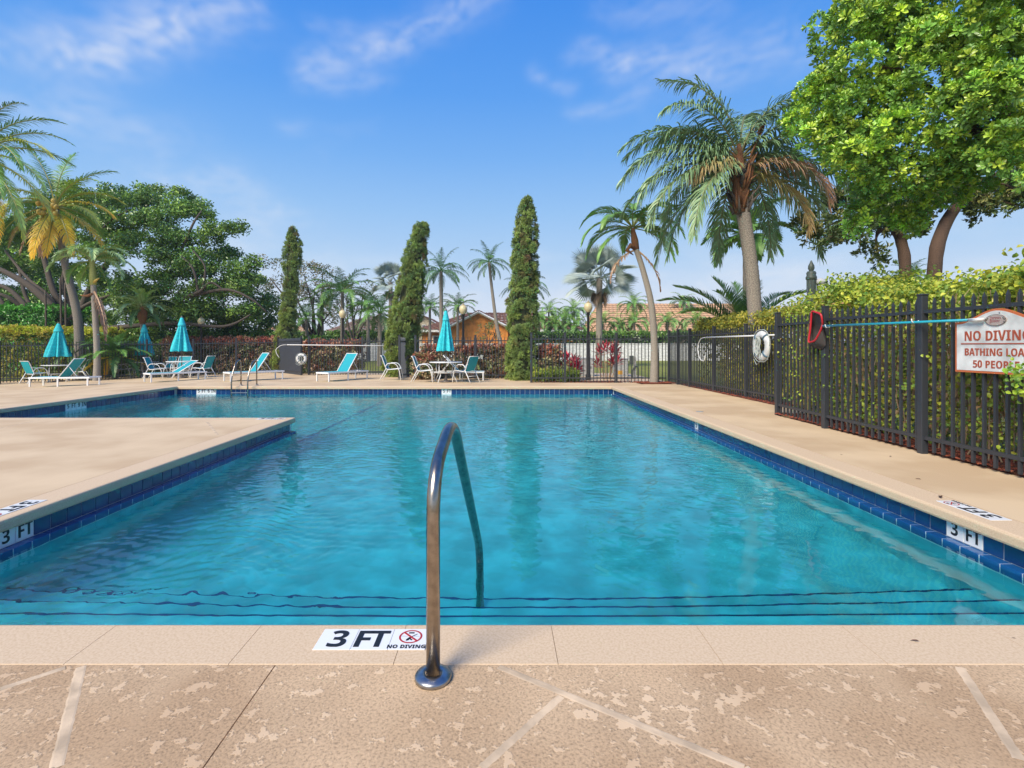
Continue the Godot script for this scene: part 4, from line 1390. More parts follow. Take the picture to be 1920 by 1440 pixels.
func build_queen() -> void:
	var base = Vector3(6.313, 0, -12.6)
	var o = thing("queen_palm", "tall queen palm with drooping plumes and a brown dead frond", "palm tree", base)
	var top = Vector3(5.906, 4.979, -12.6) - base
	palm_trunk(o, [Vector3.ZERO, Vector3(-0.03, 1.6, 0), Vector3(-0.14, 3.2, 0), top], [0.185, 0.165, 0.16, 0.155], M.palm_trunk, 46)
	# leaf bases and fibre under the crown
	var st = mb(true)
	tube(st, [top + Vector3(0, -0.45, 0), top + Vector3(0, 0.1, 0), top + Vector3(-0.02, 0.75, 0), top + Vector3(-0.03, 1.25, 0)], [0.17, 0.19, 0.12, 0.04], 10)
	part("fibre_sheath", done(st), M.fibre, o)
	for i in 54:
		var w = i * 2.4
		var y = rnd(-0.5, 0.75)
		var d = Vector3(cos(w), 0, sin(w))
		var a = top + Vector3(0, y, 0) + d * 0.14
		part("leaf_base", tubem([a, a + d * 0.12 + Vector3.UP * 0.18, a + d * rnd(0.14, 0.32) + Vector3.UP * rnd(0.2, 0.5)], [0.055, 0.032, 0.008], 5), M.fibre if i % 2 else M.grey_bark, o)
	var look = {"n": 96, "ll": 0.80, "lw": 0.034, "hang": 0.52, "vee": 0.22, "ragged": 0.26, "bare": 0.10, "stem": 0.028, "rachis": Color(0.20, 0.19, 0.08)}
	var c = top + Vector3(-0.02, 0.85, 0)
	crown(o, c, [
		[150, 86, 78, 3.3, "q"], [60, 74, 90, 3.2, "q"], [12, 68, 92, 3.3, "q"], [130, 64, 100, 3.1, "q"], [200, 66, 112, 2.9, "q"], [350, 76, 100, 2.9, "q"],
		[176, 46, 92, 3.2, "q"], [345, 52, 100, 3.1, "q"], [95, 45, 110, 3.0, "q"], [30, 44, 100, 3.1, "q"],
		[188, 24, 82, 3.3, "q"], [165, 8, 70, 3.2, "q"], [20, 24, 90, 3.2, "q"], [355, 12, 82, 3.3, "q"], [60, 12, 90, 3.0, "q"], [120, 14, 90, 3.0, "q"],
		[196, -4, 70, 3.2, "q"], [212, -22, 60, 2.9, "q"], [150, -24, 58, 3.2, "q"], [40, -14, 70, 3.2, "q"], [5, -20, 60, 3.3, "q"], [85, -24, 58, 3.0, "q"], [178, -30, 54, 3.0, "q"], [170, 30, 90, 3.2, "q"], [155, 52, 96, 3.2, "q"], [10, -4, 74, 3.3, "q"], [340, 36, 96, 3.1, "q"], [190, 12, 80, 3.1, "q"]], look, green_pal)
	var dry = look.duplicate()
	dry.hang = 0.5
	dry.lost = 0.12
	crown(o, c - Vector3(0, 0.25, 0), [[330, 16, 110, 2.5, "b"], [345, -12, 80, 2.3, "p"], [205, 20, 80, 1.5, "p"]], dry, green_pal)
	# a dry spathe curling over the crown
	var sp = mb()
	var prev = []
	for i in 10:
		var t = float(i) / 9
		var p = c + Vector3(0.14 + 0.40 * sin(t * 2.6) * 0.8, 0.0 + 0.75 * sin(t * 2.3), 0.25)
		var w = 0.11 * sin(PI * clampf(t * 0.9 + 0.08, 0, 1))
		var row = [p + Vector3(0, 0.02, w), p + Vector3(0.02, -0.03, 0), p + Vector3(0, 0.02, -w)]
		if prev:
			for k in 2: quad(sp, prev[k], prev[k + 1], row[k + 1], row[k])
		prev = row
	part("dry_spathe", done(sp), M.fibre, o)
	# a palm behind it
	var b2 = Vector3(8.422, -0.1, -17.5)
	far_palm("shaded_palm", "palm half hidden behind the queen palm's trunk", "palm tree", b2, Vector3(8.385, 5.057, -17.5), 0.11, [[5, 62, 70, 1.5, "l"], [6, 30, 80, 1.5, "g"], [5, 0, 60, 1.4, "g"]], {"n": 40, "ll": 0.42, "lw": 0.04, "hang": 0.18, "vee": 0.3, "ragged": 0.1})
	# a trunkless clump of long fronds by the fence corner
	var b3 = Vector3(7.475, 0.0, -15.6)
	var p3 = thing("clumping_palm", "clumping palm with long arching fronds at the foot of the queen palm", "palm", b3)
	var lk = {"n": 60, "ll": 0.55, "lw": 0.032, "hang": 0.10, "vee": 0.45, "ragged": 0.07, "stem": 0.025, "rachis": Color(0.25, 0.27, 0.09)}
	crown(p3, Vector3(0, 1.2, 0), [[176, 62, 75, 3.1, "d"], [200, 52, 70, 2.8, "g"], [150, 70, 60, 2.9, "d"], [120, 80, 40, 2.5, "d"], [80, 78, 50, 2.6, "g"], [30, 66, 60, 2.8, "d"], [5, 56, 62, 2.6, "g"], [345, 72, 66, 2.5, "g"], [225, 66, 60, 2.5, "g"], [260, 74, 50, 2.3, "d"]], lk, green_pal)
	# the leaning palm inside the fence
	var b4 = Vector3(5.13, 0, -17.1)
	var p4 = thing("leaning_palm", "leaning palm with a slim pale trunk in the fence corner", "palm tree", b4)
	var t4 = Vector3(4.542, 4.471, -17.1) - b4
	palm_trunk(p4, [Vector3.ZERO, Vector3(0.02, 1.2, 0), Vector3(-0.08, 2.6, 0), Vector3(-0.34, 3.7, 0), t4], [0.15, 0.12, 0.105, 0.095, 0.09], M.pale_trunk, 40)
	var top4 = Vector3(4.418, 5.184, -17.1) - b4
	part("crownshaft", tubem([t4, t4.lerp(top4, 0.4), top4], [0.10, 0.12, 0.06], 10), M.fibre, p4)
	var lk4 = {"n": 46, "ll": 0.50, "lw": 0.036, "hang": 0.30, "vee": 0.35, "ragged": 0.07, "stem": 0.022, "rachis": Color(0.22, 0.25, 0.06)}
	crown(p4, top4, [[175, 52, 115, 2.0, "g"], [192, 26, 105, 2.1, "g"], [160, 66, 115, 1.9, "g"], [120, 55, 110, 1.8, "g"], [60, 62, 110, 1.8, "g"], [20, 54, 115, 1.9, "g"], [345, 34, 108, 1.9, "g"], [5, 12, 90, 1.9, "g"], [220, 40, 110, 1.8, "g"], [255, 60, 110, 1.6, "g"], [310, 56, 110, 1.7, "g"], [180, 2, 80, 1.9, "g"], [90, 24, 100, 1.8, "g"], [30, 24, 100, 1.9, "g"], [150, 20, 100, 1.9, "g"], [350, 70, 115, 1.8, "g"], [200, -14, 66, 1.7, "g"], [0, -8, 70, 1.8, "g"]], lk4, green_pal)
	crown(p4, t4, [[200, -20, 68, 1.5, "b"], [330, -40, 50, 1.6, "b"]], {"n": 30, "ll": 0.3, "lw": 0.05, "hang": 0.6, "ragged": 0.2, "lost": 0.1, "stem": 0.03}, green_pal)
	part("dry_sheath", tubem([t4 + Vector3(-0.05, 0, 0.05), t4 + Vector3(-0.22, 0.12, 0.1), t4 + Vector3(-0.34, -0.05, 0.12), t4 + Vector3(-0.12, -0.2, 0.1)], [0.05, 0.09, 0.07, 0.01], 6), M.fibre, p4)

func build_left_palms() -> void:
	# the coconut palm with yellowing fronds
	var b = Vector3(-18.715, -0.35, -22.8)
	var o = thing("coconut_palm", "coconut palm with yellow and orange fronds and a bunch of coconuts", "palm tree", b)
	var c = Vector3(-19.831, 7.44, -22.8) - b
	palm_trunk(o, [Vector3.ZERO, Vector3(-18.81, 2.405, -22.8) - b, Vector3(-19.38, 4.899, -22.8) - b, c], [0.24, 0.17, 0.14, 0.13], M.palm_trunk, 46)
	var look = {"n": 66, "ll": 0.66, "lw": 0.032, "hang": 0.26, "vee": 0.2, "ragged": 0.12, "stem": 0.042, "rachis": Color(0.36, 0.34, 0.08)}
	crown(o, c, [[95, 84, 40, 3.1, "g"], [165, 78, 40, 3.2, "g"], [30, 68, 60, 3.0, "g"], [20, 46, 85, 2.8, "y"], [345, 58, 80, 2.7, "l"], [0, 20, 70, 2.8, "o"], [345, 6, 60, 3.0, "y"], [5, -22, 50, 2.8, "o"], [330, -40, 40, 2.7, "o"],
		[270, -52, 28, 2.7, "o"], [255, 20, 100, 2.4, "y"], [300, -60, 22, 2.4, "o"], [215, -30, 50, 2.4, "p"], [190, -8, 60, 2.8, "d"], [180, 22, 80, 2.9, "g"], [195, 44, 80, 2.4, "y"], [120, 30, 80, 2.8, "g"], [80, 10, 70, 2.7, "g"], [230, -50, 30, 2.4, "b"], [275, -70, 10, 2.3, "b"]], look, green_pal)
	M.coconut = worn(mat(0.66, 0.46, 0.10, 0.5), tex.soft, 0.3)
	for i in 13:
		var w = rnd(-2.6, 0.9)
		var p = c + Vector3(rnd(-0.5, 0.5), rnd(-0.40, 0.16), rnd(0.30, 0.55))
		part("coconut", lathem([Vector2(0.0, -0.13), Vector2(0.07, -0.10), Vector2(0.105, 0.0), Vector2(0.08, 0.08), Vector2(0.0, 0.13)], 10), M.coconut, o, Transform3D(Basis.from_euler(Vector3(rnd(-0.5, 0.5), 0, rnd(-0.5, 0.5))), p))
	part("fruit_stalk", tubem([c, c + Vector3(0.15, 0.05, 0.25), c + Vector3(0.3, -0.3, 0.3)], [0.04, 0.03, 0.015], 5), M.coconut, o)
	# its neighbour, mostly outside the picture
	var b1 = Vector3(-20.9, -0.4, -19.6)
	var o1 = thing("coconut_palm", "coconut palm at the picture's edge with long hanging fronds", "palm tree", b1)
	var c1 = Vector3(-20.07, 8.533, -19.6) - b1
	palm_trunk(o1, [Vector3.ZERO, Vector3(0.2, 2.5, 0), c1], [0.24, 0.17, 0.15], M.palm_trunk, 40)
	crown(o1, c1, [[20, 66, 78, 3.4, "g"], [345, 74, 90, 3.3, "d"], [8, 44, 76, 3.6, "g"], [352, 30, 78, 3.6, "y"], [335, 18, 80, 3.6, "g"], [350, 2, 62, 3.9, "l"], [325, -8, 60, 3.8, "g"], [0, -16, 54, 3.9, "y"], [340, -26, 50, 4.0, "l"], [352, -38, 40, 4.0, "y"], [338, -46, 36, 4.0, "o"], [318, -50, 34, 3.8, "o"], [308, -30, 50, 3.6, "y"], [328, -40, 40, 4.1, "l"], [60, 40, 70, 3.2, "g"], [100, 60, 80, 3.2, "g"], [120, 30, 70, 3.0, "g"], [180, 30, 70, 3.0, "g"], [230, 20, 70, 3.0, "g"]], look, green_pal)
	# the smaller palm with a pale green crownshaft
	var b2 = Vector3(-16.796, -0.33, -21.3)
	var o2 = thing("crownshaft_palm", "small palm with a pale green crownshaft and plumy ringed crown", "palm tree", b2)
	var t2 = Vector3(-16.929, 3.839, -21.3) - b2
	palm_trunk(o2, [Vector3.ZERO, Vector3(0.02, 1.4, 0), t2], [0.15, 0.115, 0.10], M.pale_trunk, 40)
	var s2 = Vector3(-16.973, 4.771, -21.3) - b2
	part("crownshaft", tubem([t2 - Vector3(0, 0.05, 0), t2.lerp(s2, 0.3), s2, s2 + Vector3(0, 0.35, 0)], [0.12, 0.14, 0.09, 0.03], 10), M.crownshaft, o2)
	var l2 = {"n": 46, "ll": 0.46, "lw": 0.034, "hang": 0.30, "vee": 0.35, "ragged": 0.2, "stem": 0.025, "rachis": Color(0.30, 0.34, 0.10)}
	crown(o2, s2, [[180, 52, 120, 1.75, "s"], [150, 70, 110, 1.5, "l"], [10, 62, 120, 1.6, "s"], [350, 44, 120, 1.8, "s"], [30, 30, 110, 1.8, "s"], [200, 26, 100, 1.7, "s"], [60, 74, 90, 1.4, "l"], [270, 62, 130, 1.4, "l"], [310, 52, 130, 1.6, "s"], [230, 50, 130, 1.5, "s"], [100, 50, 110, 1.6, "g"], [355, 14, 100, 1.7, "s"], [170, 4, 100, 1.5, "g"], [190, -50, 40, 1.1, "l"], [20, -46, 40, 1.2, "g"]], l2, green_pal)
	part("flower_stalk", tubem([t2, t2 + Vector3(0.2, 0.1, 0.15), t2 + Vector3(0.42, 0.22, 0.2)], [0.03, 0.06, 0.01], 6), M.coconut, o2)
	crown(o2, t2 - Vector3(0, 0.25, 0), [[330, -42, 44, 2.4, "b"], [345, -70, 10, 1.8, "b"]], {"n": 40, "ll": 0.34, "lw": 0.05, "hang": 0.7, "ragged": 0.22, "lost": 0.15, "stem": 0.05, "rachis": Color(0.42, 0.22, 0.12)}, green_pal)
	part("dry_sheath", tubem([t2 + Vector3(0.05, -0.42, 0.08), t2 + Vector3(-0.15, -0.52, 0.12), t2 + Vector3(-0.42, -0.50, 0.15)], [0.05, 0.06, 0.02], 6), M.fibre, o2)
	# pygmy date palms
	var l3 = {"n": 60, "ll": 0.26, "lw": 0.016, "hang": 0.10, "vee": 0.25, "ragged": 0.10, "stem": 0.016, "rachis": Color(0.25, 0.30, 0.10)}
	var b3 = Vector3(-16.258, -0.35, -23.4)
	var o3 = thing("date_palm", "pygmy date palm with an orange fibrous neck behind the umbrellas", "palm tree", b3)
	var t3 = Vector3(-16.356, 2.679, -23.4) - b3
	palm_trunk(o3, [Vector3.ZERO, t3 * 0.5, t3], [0.12, 0.10, 0.10], M.palm_trunk, 24)
	part("fibre_neck", lathem([Vector2(0.10, -0.45), Vector2(0.19, -0.1), Vector2(0.20, 0.12), Vector2(0.05, 0.4)], 10), M.fibre, o3, Transform3D(Basis(), t3))
	crown(o3, t3 + Vector3(0, 0.3, 0), rings([[6, 74, 60, 1.0, "l"], [9, 46, 75, 1.35, "s"], [10, 18, 75, 1.4, "s"], [8, -10, 60, 1.35, "d"]]), l3, green_pal)
	var b4 = Vector3(-16.87, -0.35, -22.4)
	var o4 = thing("date_palm", "low bushy date palm with a yellow patch behind the pale trunk", "palm tree", b4)
	palm_trunk(o4, [Vector3.ZERO, Vector3(0, 0.5, 0), Vector3(0, 1.05, 0)], [0.12, 0.10, 0.10], M.palm_trunk, 12)
	crown(o4, Vector3(0, 1.15, 0), rings([[6, 72, 70, 1.4, "g"], [9, 48, 80, 1.6, "d"], [10, 24, 80, 1.7, "g"], [7, 0, 70, 1.6, "d"], [3, -10, 60, 1.4, "o"]]), {"n": 56, "ll": 0.34, "lw": 0.024, "hang": 0.14, "vee": 0.2, "ragged": 0.1, "stem": 0.018}, green_pal)
	var b5 = Vector3(-19.372, -0.38, -23.6)
	var o5 = thing("date_palm", "dark low date palm at the foot of the coconut palm", "palm tree", b5)
	palm_trunk(o5, [Vector3.ZERO, Vector3(0, 0.6, 0), Vector3(0, 1.2, 0)], [0.12, 0.10, 0.10], M.palm_trunk, 12)
	crown(o5, Vector3(0, 1.3, 0), rings([[6, 70, 70, 1.3, "g"], [9, 40, 80, 1.5, "d"], [8, 10, 80, 1.5, "d"]]), {"n": 50, "ll": 0.34, "lw": 0.026, "hang": 0.14, "vee": 0.2, "ragged": 0.1, "stem": 0.018}, green_pal)

func build_far_palms() -> void:
	var feather = {"n": 30, "ll": 0.27, "lw": 0.019, "hang": 0.30, "vee": 0.3, "ragged": 0.14, "stem": 0.010}
	var coco = {"n": 32, "ll": 0.27, "lw": 0.016, "hang": 0.42, "vee": 0.15, "ragged": 0.14, "stem": 0.012}
	var thin = [[4, 70, 60, 2.2, "d"], [6, 40, 85, 2.4, "d"], [6, 12, 80, 2.4, "d"], [5, -18, 60, 2.2, "d"]]
	far_palm("coconut_palm", "coconut palm with a straight brown trunk between the two tall junipers", "palm tree", Vector3(-4.583, -0.1, -40), Vector3(-4.625, 7.098, -40), 0.16, thin, coco, "")
	far_palm("coconut_palm", "slender coconut palm with a white curving trunk over the orange house", "palm tree", Vector3(0.333, -0.1, -40), Vector3(-0.875, 7.765, -40), 0.13, [[5, 66, 60, 1.9, "d"], [6, 34, 75, 2.0, "d"], [6, 4, 70, 1.9, "d"], [4, -24, 50, 1.6, "d"]], coco, "", Vector3(-0.15, 0, 0))
	far_palm("coconut_palm", "coconut palm whose crown spreads behind the tallest juniper", "palm tree", Vector3(2.275, -0.1, -42), Vector3(2.1, 6.209, -42), 0.15, [[5, 50, 80, 2.2, "d"], [6, 22, 80, 2.4, "d"], [5, 0, 60, 2.2, "d"]], coco)
	bismarck("silvery fan palm with a full crown behind the lamp post", Vector3(5.974, -0.1, -31), Vector3(6.006, 5.334, -31), 2.1, 0.19, 28)
	bismarck("distant silvery fan palm beside the leaning juniper", Vector3(-11.842, -0.1, -56), Vector3(-12.017, 8.148, -56), 2.4, 0.24, 18)
	# the row of small palms behind the white wall
	var row = [[1012, 596, 49, 1.8], [1040, 606, 48.6, 1.9], [1076, 578, 51, 2.0], [1084, 607, 48.6, 1.8], [1128, 600, 49, 2.0], [1192, 600, 48.8, 2.1], [1190, 566, 54, 2.1], [1252, 599, 49, 2.0], [1308, 600, 49, 2.1], [1337, 608, 50, 1.9], [1283, 563, 72, 2.2], [1058, 590, 50, 1.8], [1160, 606, 50, 1.7], [1030, 580, 53, 2.0]]
	var said = ["wall palm next to the tallest juniper's edge", "wall palm second along from the tallest juniper", "wall palm standing tall just left of the lamp", "short wall palm right behind the lamp", "wall palm below the silvery fan palm", "wall palm behind the leaning trunk", "dark palm rising above the tan roof's edge", "wall palm alone against the tan roof", "wall palm beside the clumping palm", "wall palm almost hidden by the clumping palm", "palm top poking over the tan roof's ridge", "bushy wall palm left of the lamp", "low wall palm between lamp and leaning trunk", "taller wall palm behind the juniper's neighbours"]
	for i in row.size():
		var r: Array = row[i]
		var d: float = r[2]
		var x = (r[0] - 938.0) / 960.0 * d
		var y = 1.265 - (r[1] - 648.0) / 960.0 * d
		far_palm("wall_palm", said[i], "palm tree", Vector3(x, -0.1, -d), Vector3(x + rnd(-0.2, 0.2), y - 0.3, -d), 0.11, [[5, 70, 90, r[3], "l"], [7, 45, 110, r[3], "g"], [7, 18, 100, r[3], "g"], [4, -8, 70, r[3] * 0.9, "d"]], feather, "palms in a row behind the white wall")
	# mid-distance palms to the left of the second juniper
	for p in [[642, 548, 36, 2.6, "feathery palm standing above the round lamp"], [712, 588, 33, 2.2, "pale-trunked palm between lamp and leaning juniper"], [806, 578, 50, 2.2, "drooping palm beside the cream gable"], [858, 575, 52, 2.2, "drooping palm over the orange house's roof edge"], [604, 575, 40, 2.2, "thin palm at the edge of the sparse trees"], [575, 600, 38, 1.8, "short palm behind the slim juniper"], [690, 575, 44, 1.8, "dim palm in front of the brown hipped roof"], [1400, 596, 60, 1.8, "faint palm behind the golden hedge"], [1706, 520, 26, 1.2, "palm tip showing above the loose hedge"]]:
		var d: float = p[2]
		var x: float = (p[0] - 938.0) / 960.0 * d
		var y: float = 1.265 - (p[1] - 648.0) / 960.0 * d
		far_palm("feather_palm", p[4], "palm tree", Vector3(x, -0.2, -d), Vector3(x, y, -d), 0.14, [[5, 70, 70, p[3], "d"], [7, 42, 85, p[3], "g"], [6, 16, 80, p[3], "g"], [4, -12, 60, p[3] * 0.9, "d"]], feather)

func build_fig() -> void:
	var base = Vector3(-22.3, -0.4, -29.0)
	var o = thing("fig_tree", "great spreading fig tree with many grey trunks behind the loungers", "tree", base)
	# crown clumps: placed as plan x, height, depth
	var cl = []
	for p in [[205, 372, 29, 1.5], [255, 378, 28, 1.4], [300, 408, 27, 1.5], [232, 420, 27, 1.7], [330, 388, 28, 1.1], [372, 400, 27.5, 1.15], [345, 445, 26.5, 1.5], [400, 440, 27, 1.1], [436, 428, 27, 0.72], [280, 470, 26, 1.6], [225, 480, 26, 1.5], [330, 500, 25.6, 1.5], [390, 490, 26, 1.3],
		[440, 505, 26.5, 1.1], [470, 492, 27, 0.7], [300, 540, 25.5, 1.5], [360, 545, 25.4, 1.5], [420, 545, 26, 1.4], [462, 545, 26.3, 1.2], [488, 528, 27, 0.8], [480, 585, 26.6, 1.1], [435, 590, 26, 1.2], [385, 590, 25.6, 1.2], [335, 585, 25.5, 1.2], [170, 395, 29, 1.5], [180, 450, 27.5, 1.6], [150, 360, 31, 1.4], [120, 420, 30, 1.8], [60, 430, 31, 2.0], [10, 440, 31, 2.0],
		[240, 540, 26.5, 1.3], [410, 470, 28.5, 1.2], [350, 372, 29.5, 0.9], [285, 360, 30, 1.0], [490, 560, 28, 0.9], [60, 380, 32, 1.6], [95, 490, 30.5, 1.2], [170, 520, 29, 1.2], [230, 590, 29, 1.5], [290, 600, 28, 1.5], [350, 625, 27.5, 1.3], [410, 625, 27.5, 1.2], [465, 625, 28, 1.0], [260, 640, 29, 1.4], [180, 600, 30.5, 1.3], [140, 640, 31, 1.3], [320, 650, 29, 1.2], [90, 640, 32, 1.4], [210, 650, 30, 1.2], [500, 600, 28, 0.8], [400, 660, 29, 1.2], [470, 655, 29, 1.0], [20, 500, 33, 1.9], [-20, 560, 33, 1.8], [60, 560, 33, 1.7], [110, 590, 32.5, 1.5], [30, 620, 33, 1.6], [130, 520, 32, 1.4], [280, 570, 29, 1.4], [350, 590, 28.5, 1.3], [430, 600, 28, 1.2], [380, 640, 29.5, 1.2], [240, 620, 30, 1.3], [0, 470, 34, 1.8], [60, 500, 34, 1.8], [100, 540, 34, 1.6], [20, 560, 34.5, 1.6], [-30, 480, 34, 1.8], [80, 470, 34, 1.5], [150, 560, 33.5, 1.4], [180, 560, 31, 1.2], [210, 540, 30, 1.2], [-10, 600, 34, 1.6], [70, 600, 34, 1.5]]:
		var d: float = p[2]
		for k in 5:
			cl.append([Vector3((p[0] - 938.0) / 960.0 * d, 1.265 - (p[1] - 648.0) / 960.0 * d, -d) + rdir() * Vector3(1, 0.55, 1) * p[3] * 0.62, p[3] * rnd(0.36, 0.56), 0.42])
	var mesh = spray(12, 0.20, 0.10, 1.25, false, 1.0)
	var f = clump_leaves(cl, 74.0, 1.0, [Color(0.10, 0.185, 0.04), Color(0.075, 0.145, 0.035), Color(0.155, 0.26, 0.05), Color(0.09, 0.165, 0.045), Color(0.20, 0.30, 0.06)], 0.7, 0.2, base)
	scatter("foliage", mesh, M.gloss_leaf, f[0], f[1], o)
	# trunks and spreading limbs
	var T = func(u: float, v: float, d: float) -> Vector3: return Vector3((u - 938.0) / 960.0 * d, 1.265 - (v - 648.0) / 960.0 * d, -d) - base
	limb(o, [T.call(125, 700, 28.5), T.call(112, 600, 28.5), T.call(60, 540, 28.5), T.call(-10, 500, 28.5)], 0.30, 0.12, M.grey_bark, "trunk", 10)
	limb(o, [T.call(150, 700, 29.5), T.call(128, 600, 29.5), T.call(98, 540, 29.5), T.call(70, 430, 30)], 0.28, 0.10, M.grey_bark, "trunk", 10)
	limb(o, [T.call(85, 640, 28), T.call(60, 590, 28), T.call(20, 545, 28), T.call(-20, 530, 28)], 0.17, 0.09, M.grey_bark, "trunk")
	limb(o, [T.call(140, 660, 30), T.call(160, 560, 30), T.call(210, 480, 29), T.call(250, 420, 28.5)], 0.24, 0.08, M.grey_bark, "limb")
	limb(o, [T.call(118, 610, 29), T.call(95, 560, 29), T.call(50, 520, 29.5), T.call(10, 470, 30)], 0.13, 0.06, M.grey_bark, "limb")
	limb(o, [T.call(160, 620, 28), T.call(240, 612, 26.5), T.call(330, 606, 25), T.call(420, 612, 24.9), T.call(470, 590, 25)], 0.15, 0.04, M.grey_bark, "limb")
	limb(o, [T.call(330, 562, 25), T.call(372, 548, 24.6), T.call(395, 530, 24.5), T.call(420, 545, 24.6)], 0.09, 0.035, M.grey_bark, "limb")
	limb(o, [T.call(340, 560, 24.9), T.call(420, 543, 24.6), T.call(470, 560, 24.7), T.call(500, 585, 25)], 0.09, 0.03, M.grey_bark, "limb")
	limb(o, [T.call(372, 548, 24.6), T.call(362, 505, 24.6), T.call(340, 480, 24.8)], 0.07, 0.03, M.grey_bark, "limb")
	limb(o, [T.call(380, 540, 24.6), T.call(384, 500, 24.6), T.call(362, 470, 24.8)], 0.06, 0.025, M.grey_bark, "limb")
	limb(o, [T.call(340, 470, 26), T.call(362, 420, 26), T.call(378, 395, 26.4)], 0.08, 0.03, M.grey_bark, "limb")
	limb(o, [T.call(190, 430, 26.5), T.call(215, 408, 26.4), T.call(240, 395, 26.4)], 0.05, 0.03, M.grey_bark, "limb")
	limb(o, [T.call(60, 700, 29), T.call(30, 620, 29), T.call(0, 560, 29), T.call(-40, 520, 29)], 0.16, 0.07, M.grey_bark, "limb")
	limb(o, [T.call(110, 690, 29.5), T.call(85, 610, 29.5), T.call(50, 560, 29.5), T.call(35, 500, 30)], 0.16, 0.07, M.grey_bark, "limb")
	limb(o, [T.call(140, 690, 30), T.call(150, 610, 30), T.call(118, 540, 30), T.call(130, 470, 30)], 0.16, 0.07, M.grey_bark, "limb")
	limb(o, [T.call(95, 650, 28.5), T.call(130, 600, 28.5), T.call(165, 570, 28.5), T.call(230, 545, 28)], 0.16, 0.07, M.grey_bark, "limb")
	limb(o, [T.call(60, 590, 29), T.call(20, 560, 28.6), T.call(-20, 545, 28.4)], 0.16, 0.07, M.grey_bark, "limb")
	limb(o, [T.call(40, 660, 29), T.call(12, 600, 29), T.call(-15, 575, 29)], 0.16, 0.07, M.grey_bark, "limb")
	for u in [[85, 545, 640], [113, 520, 620], [122, 530, 640], [160, 610, 690], [222, 610, 700]]:
		limb(o, [T.call(u[0] + 2, u[2] + 40, 25.5), T.call(u[0] + 2, u[2], 25.5), T.call(u[0], u[1], 25.6)], 0.055, 0.04, M.grey_bark, "aerial_root", 6)

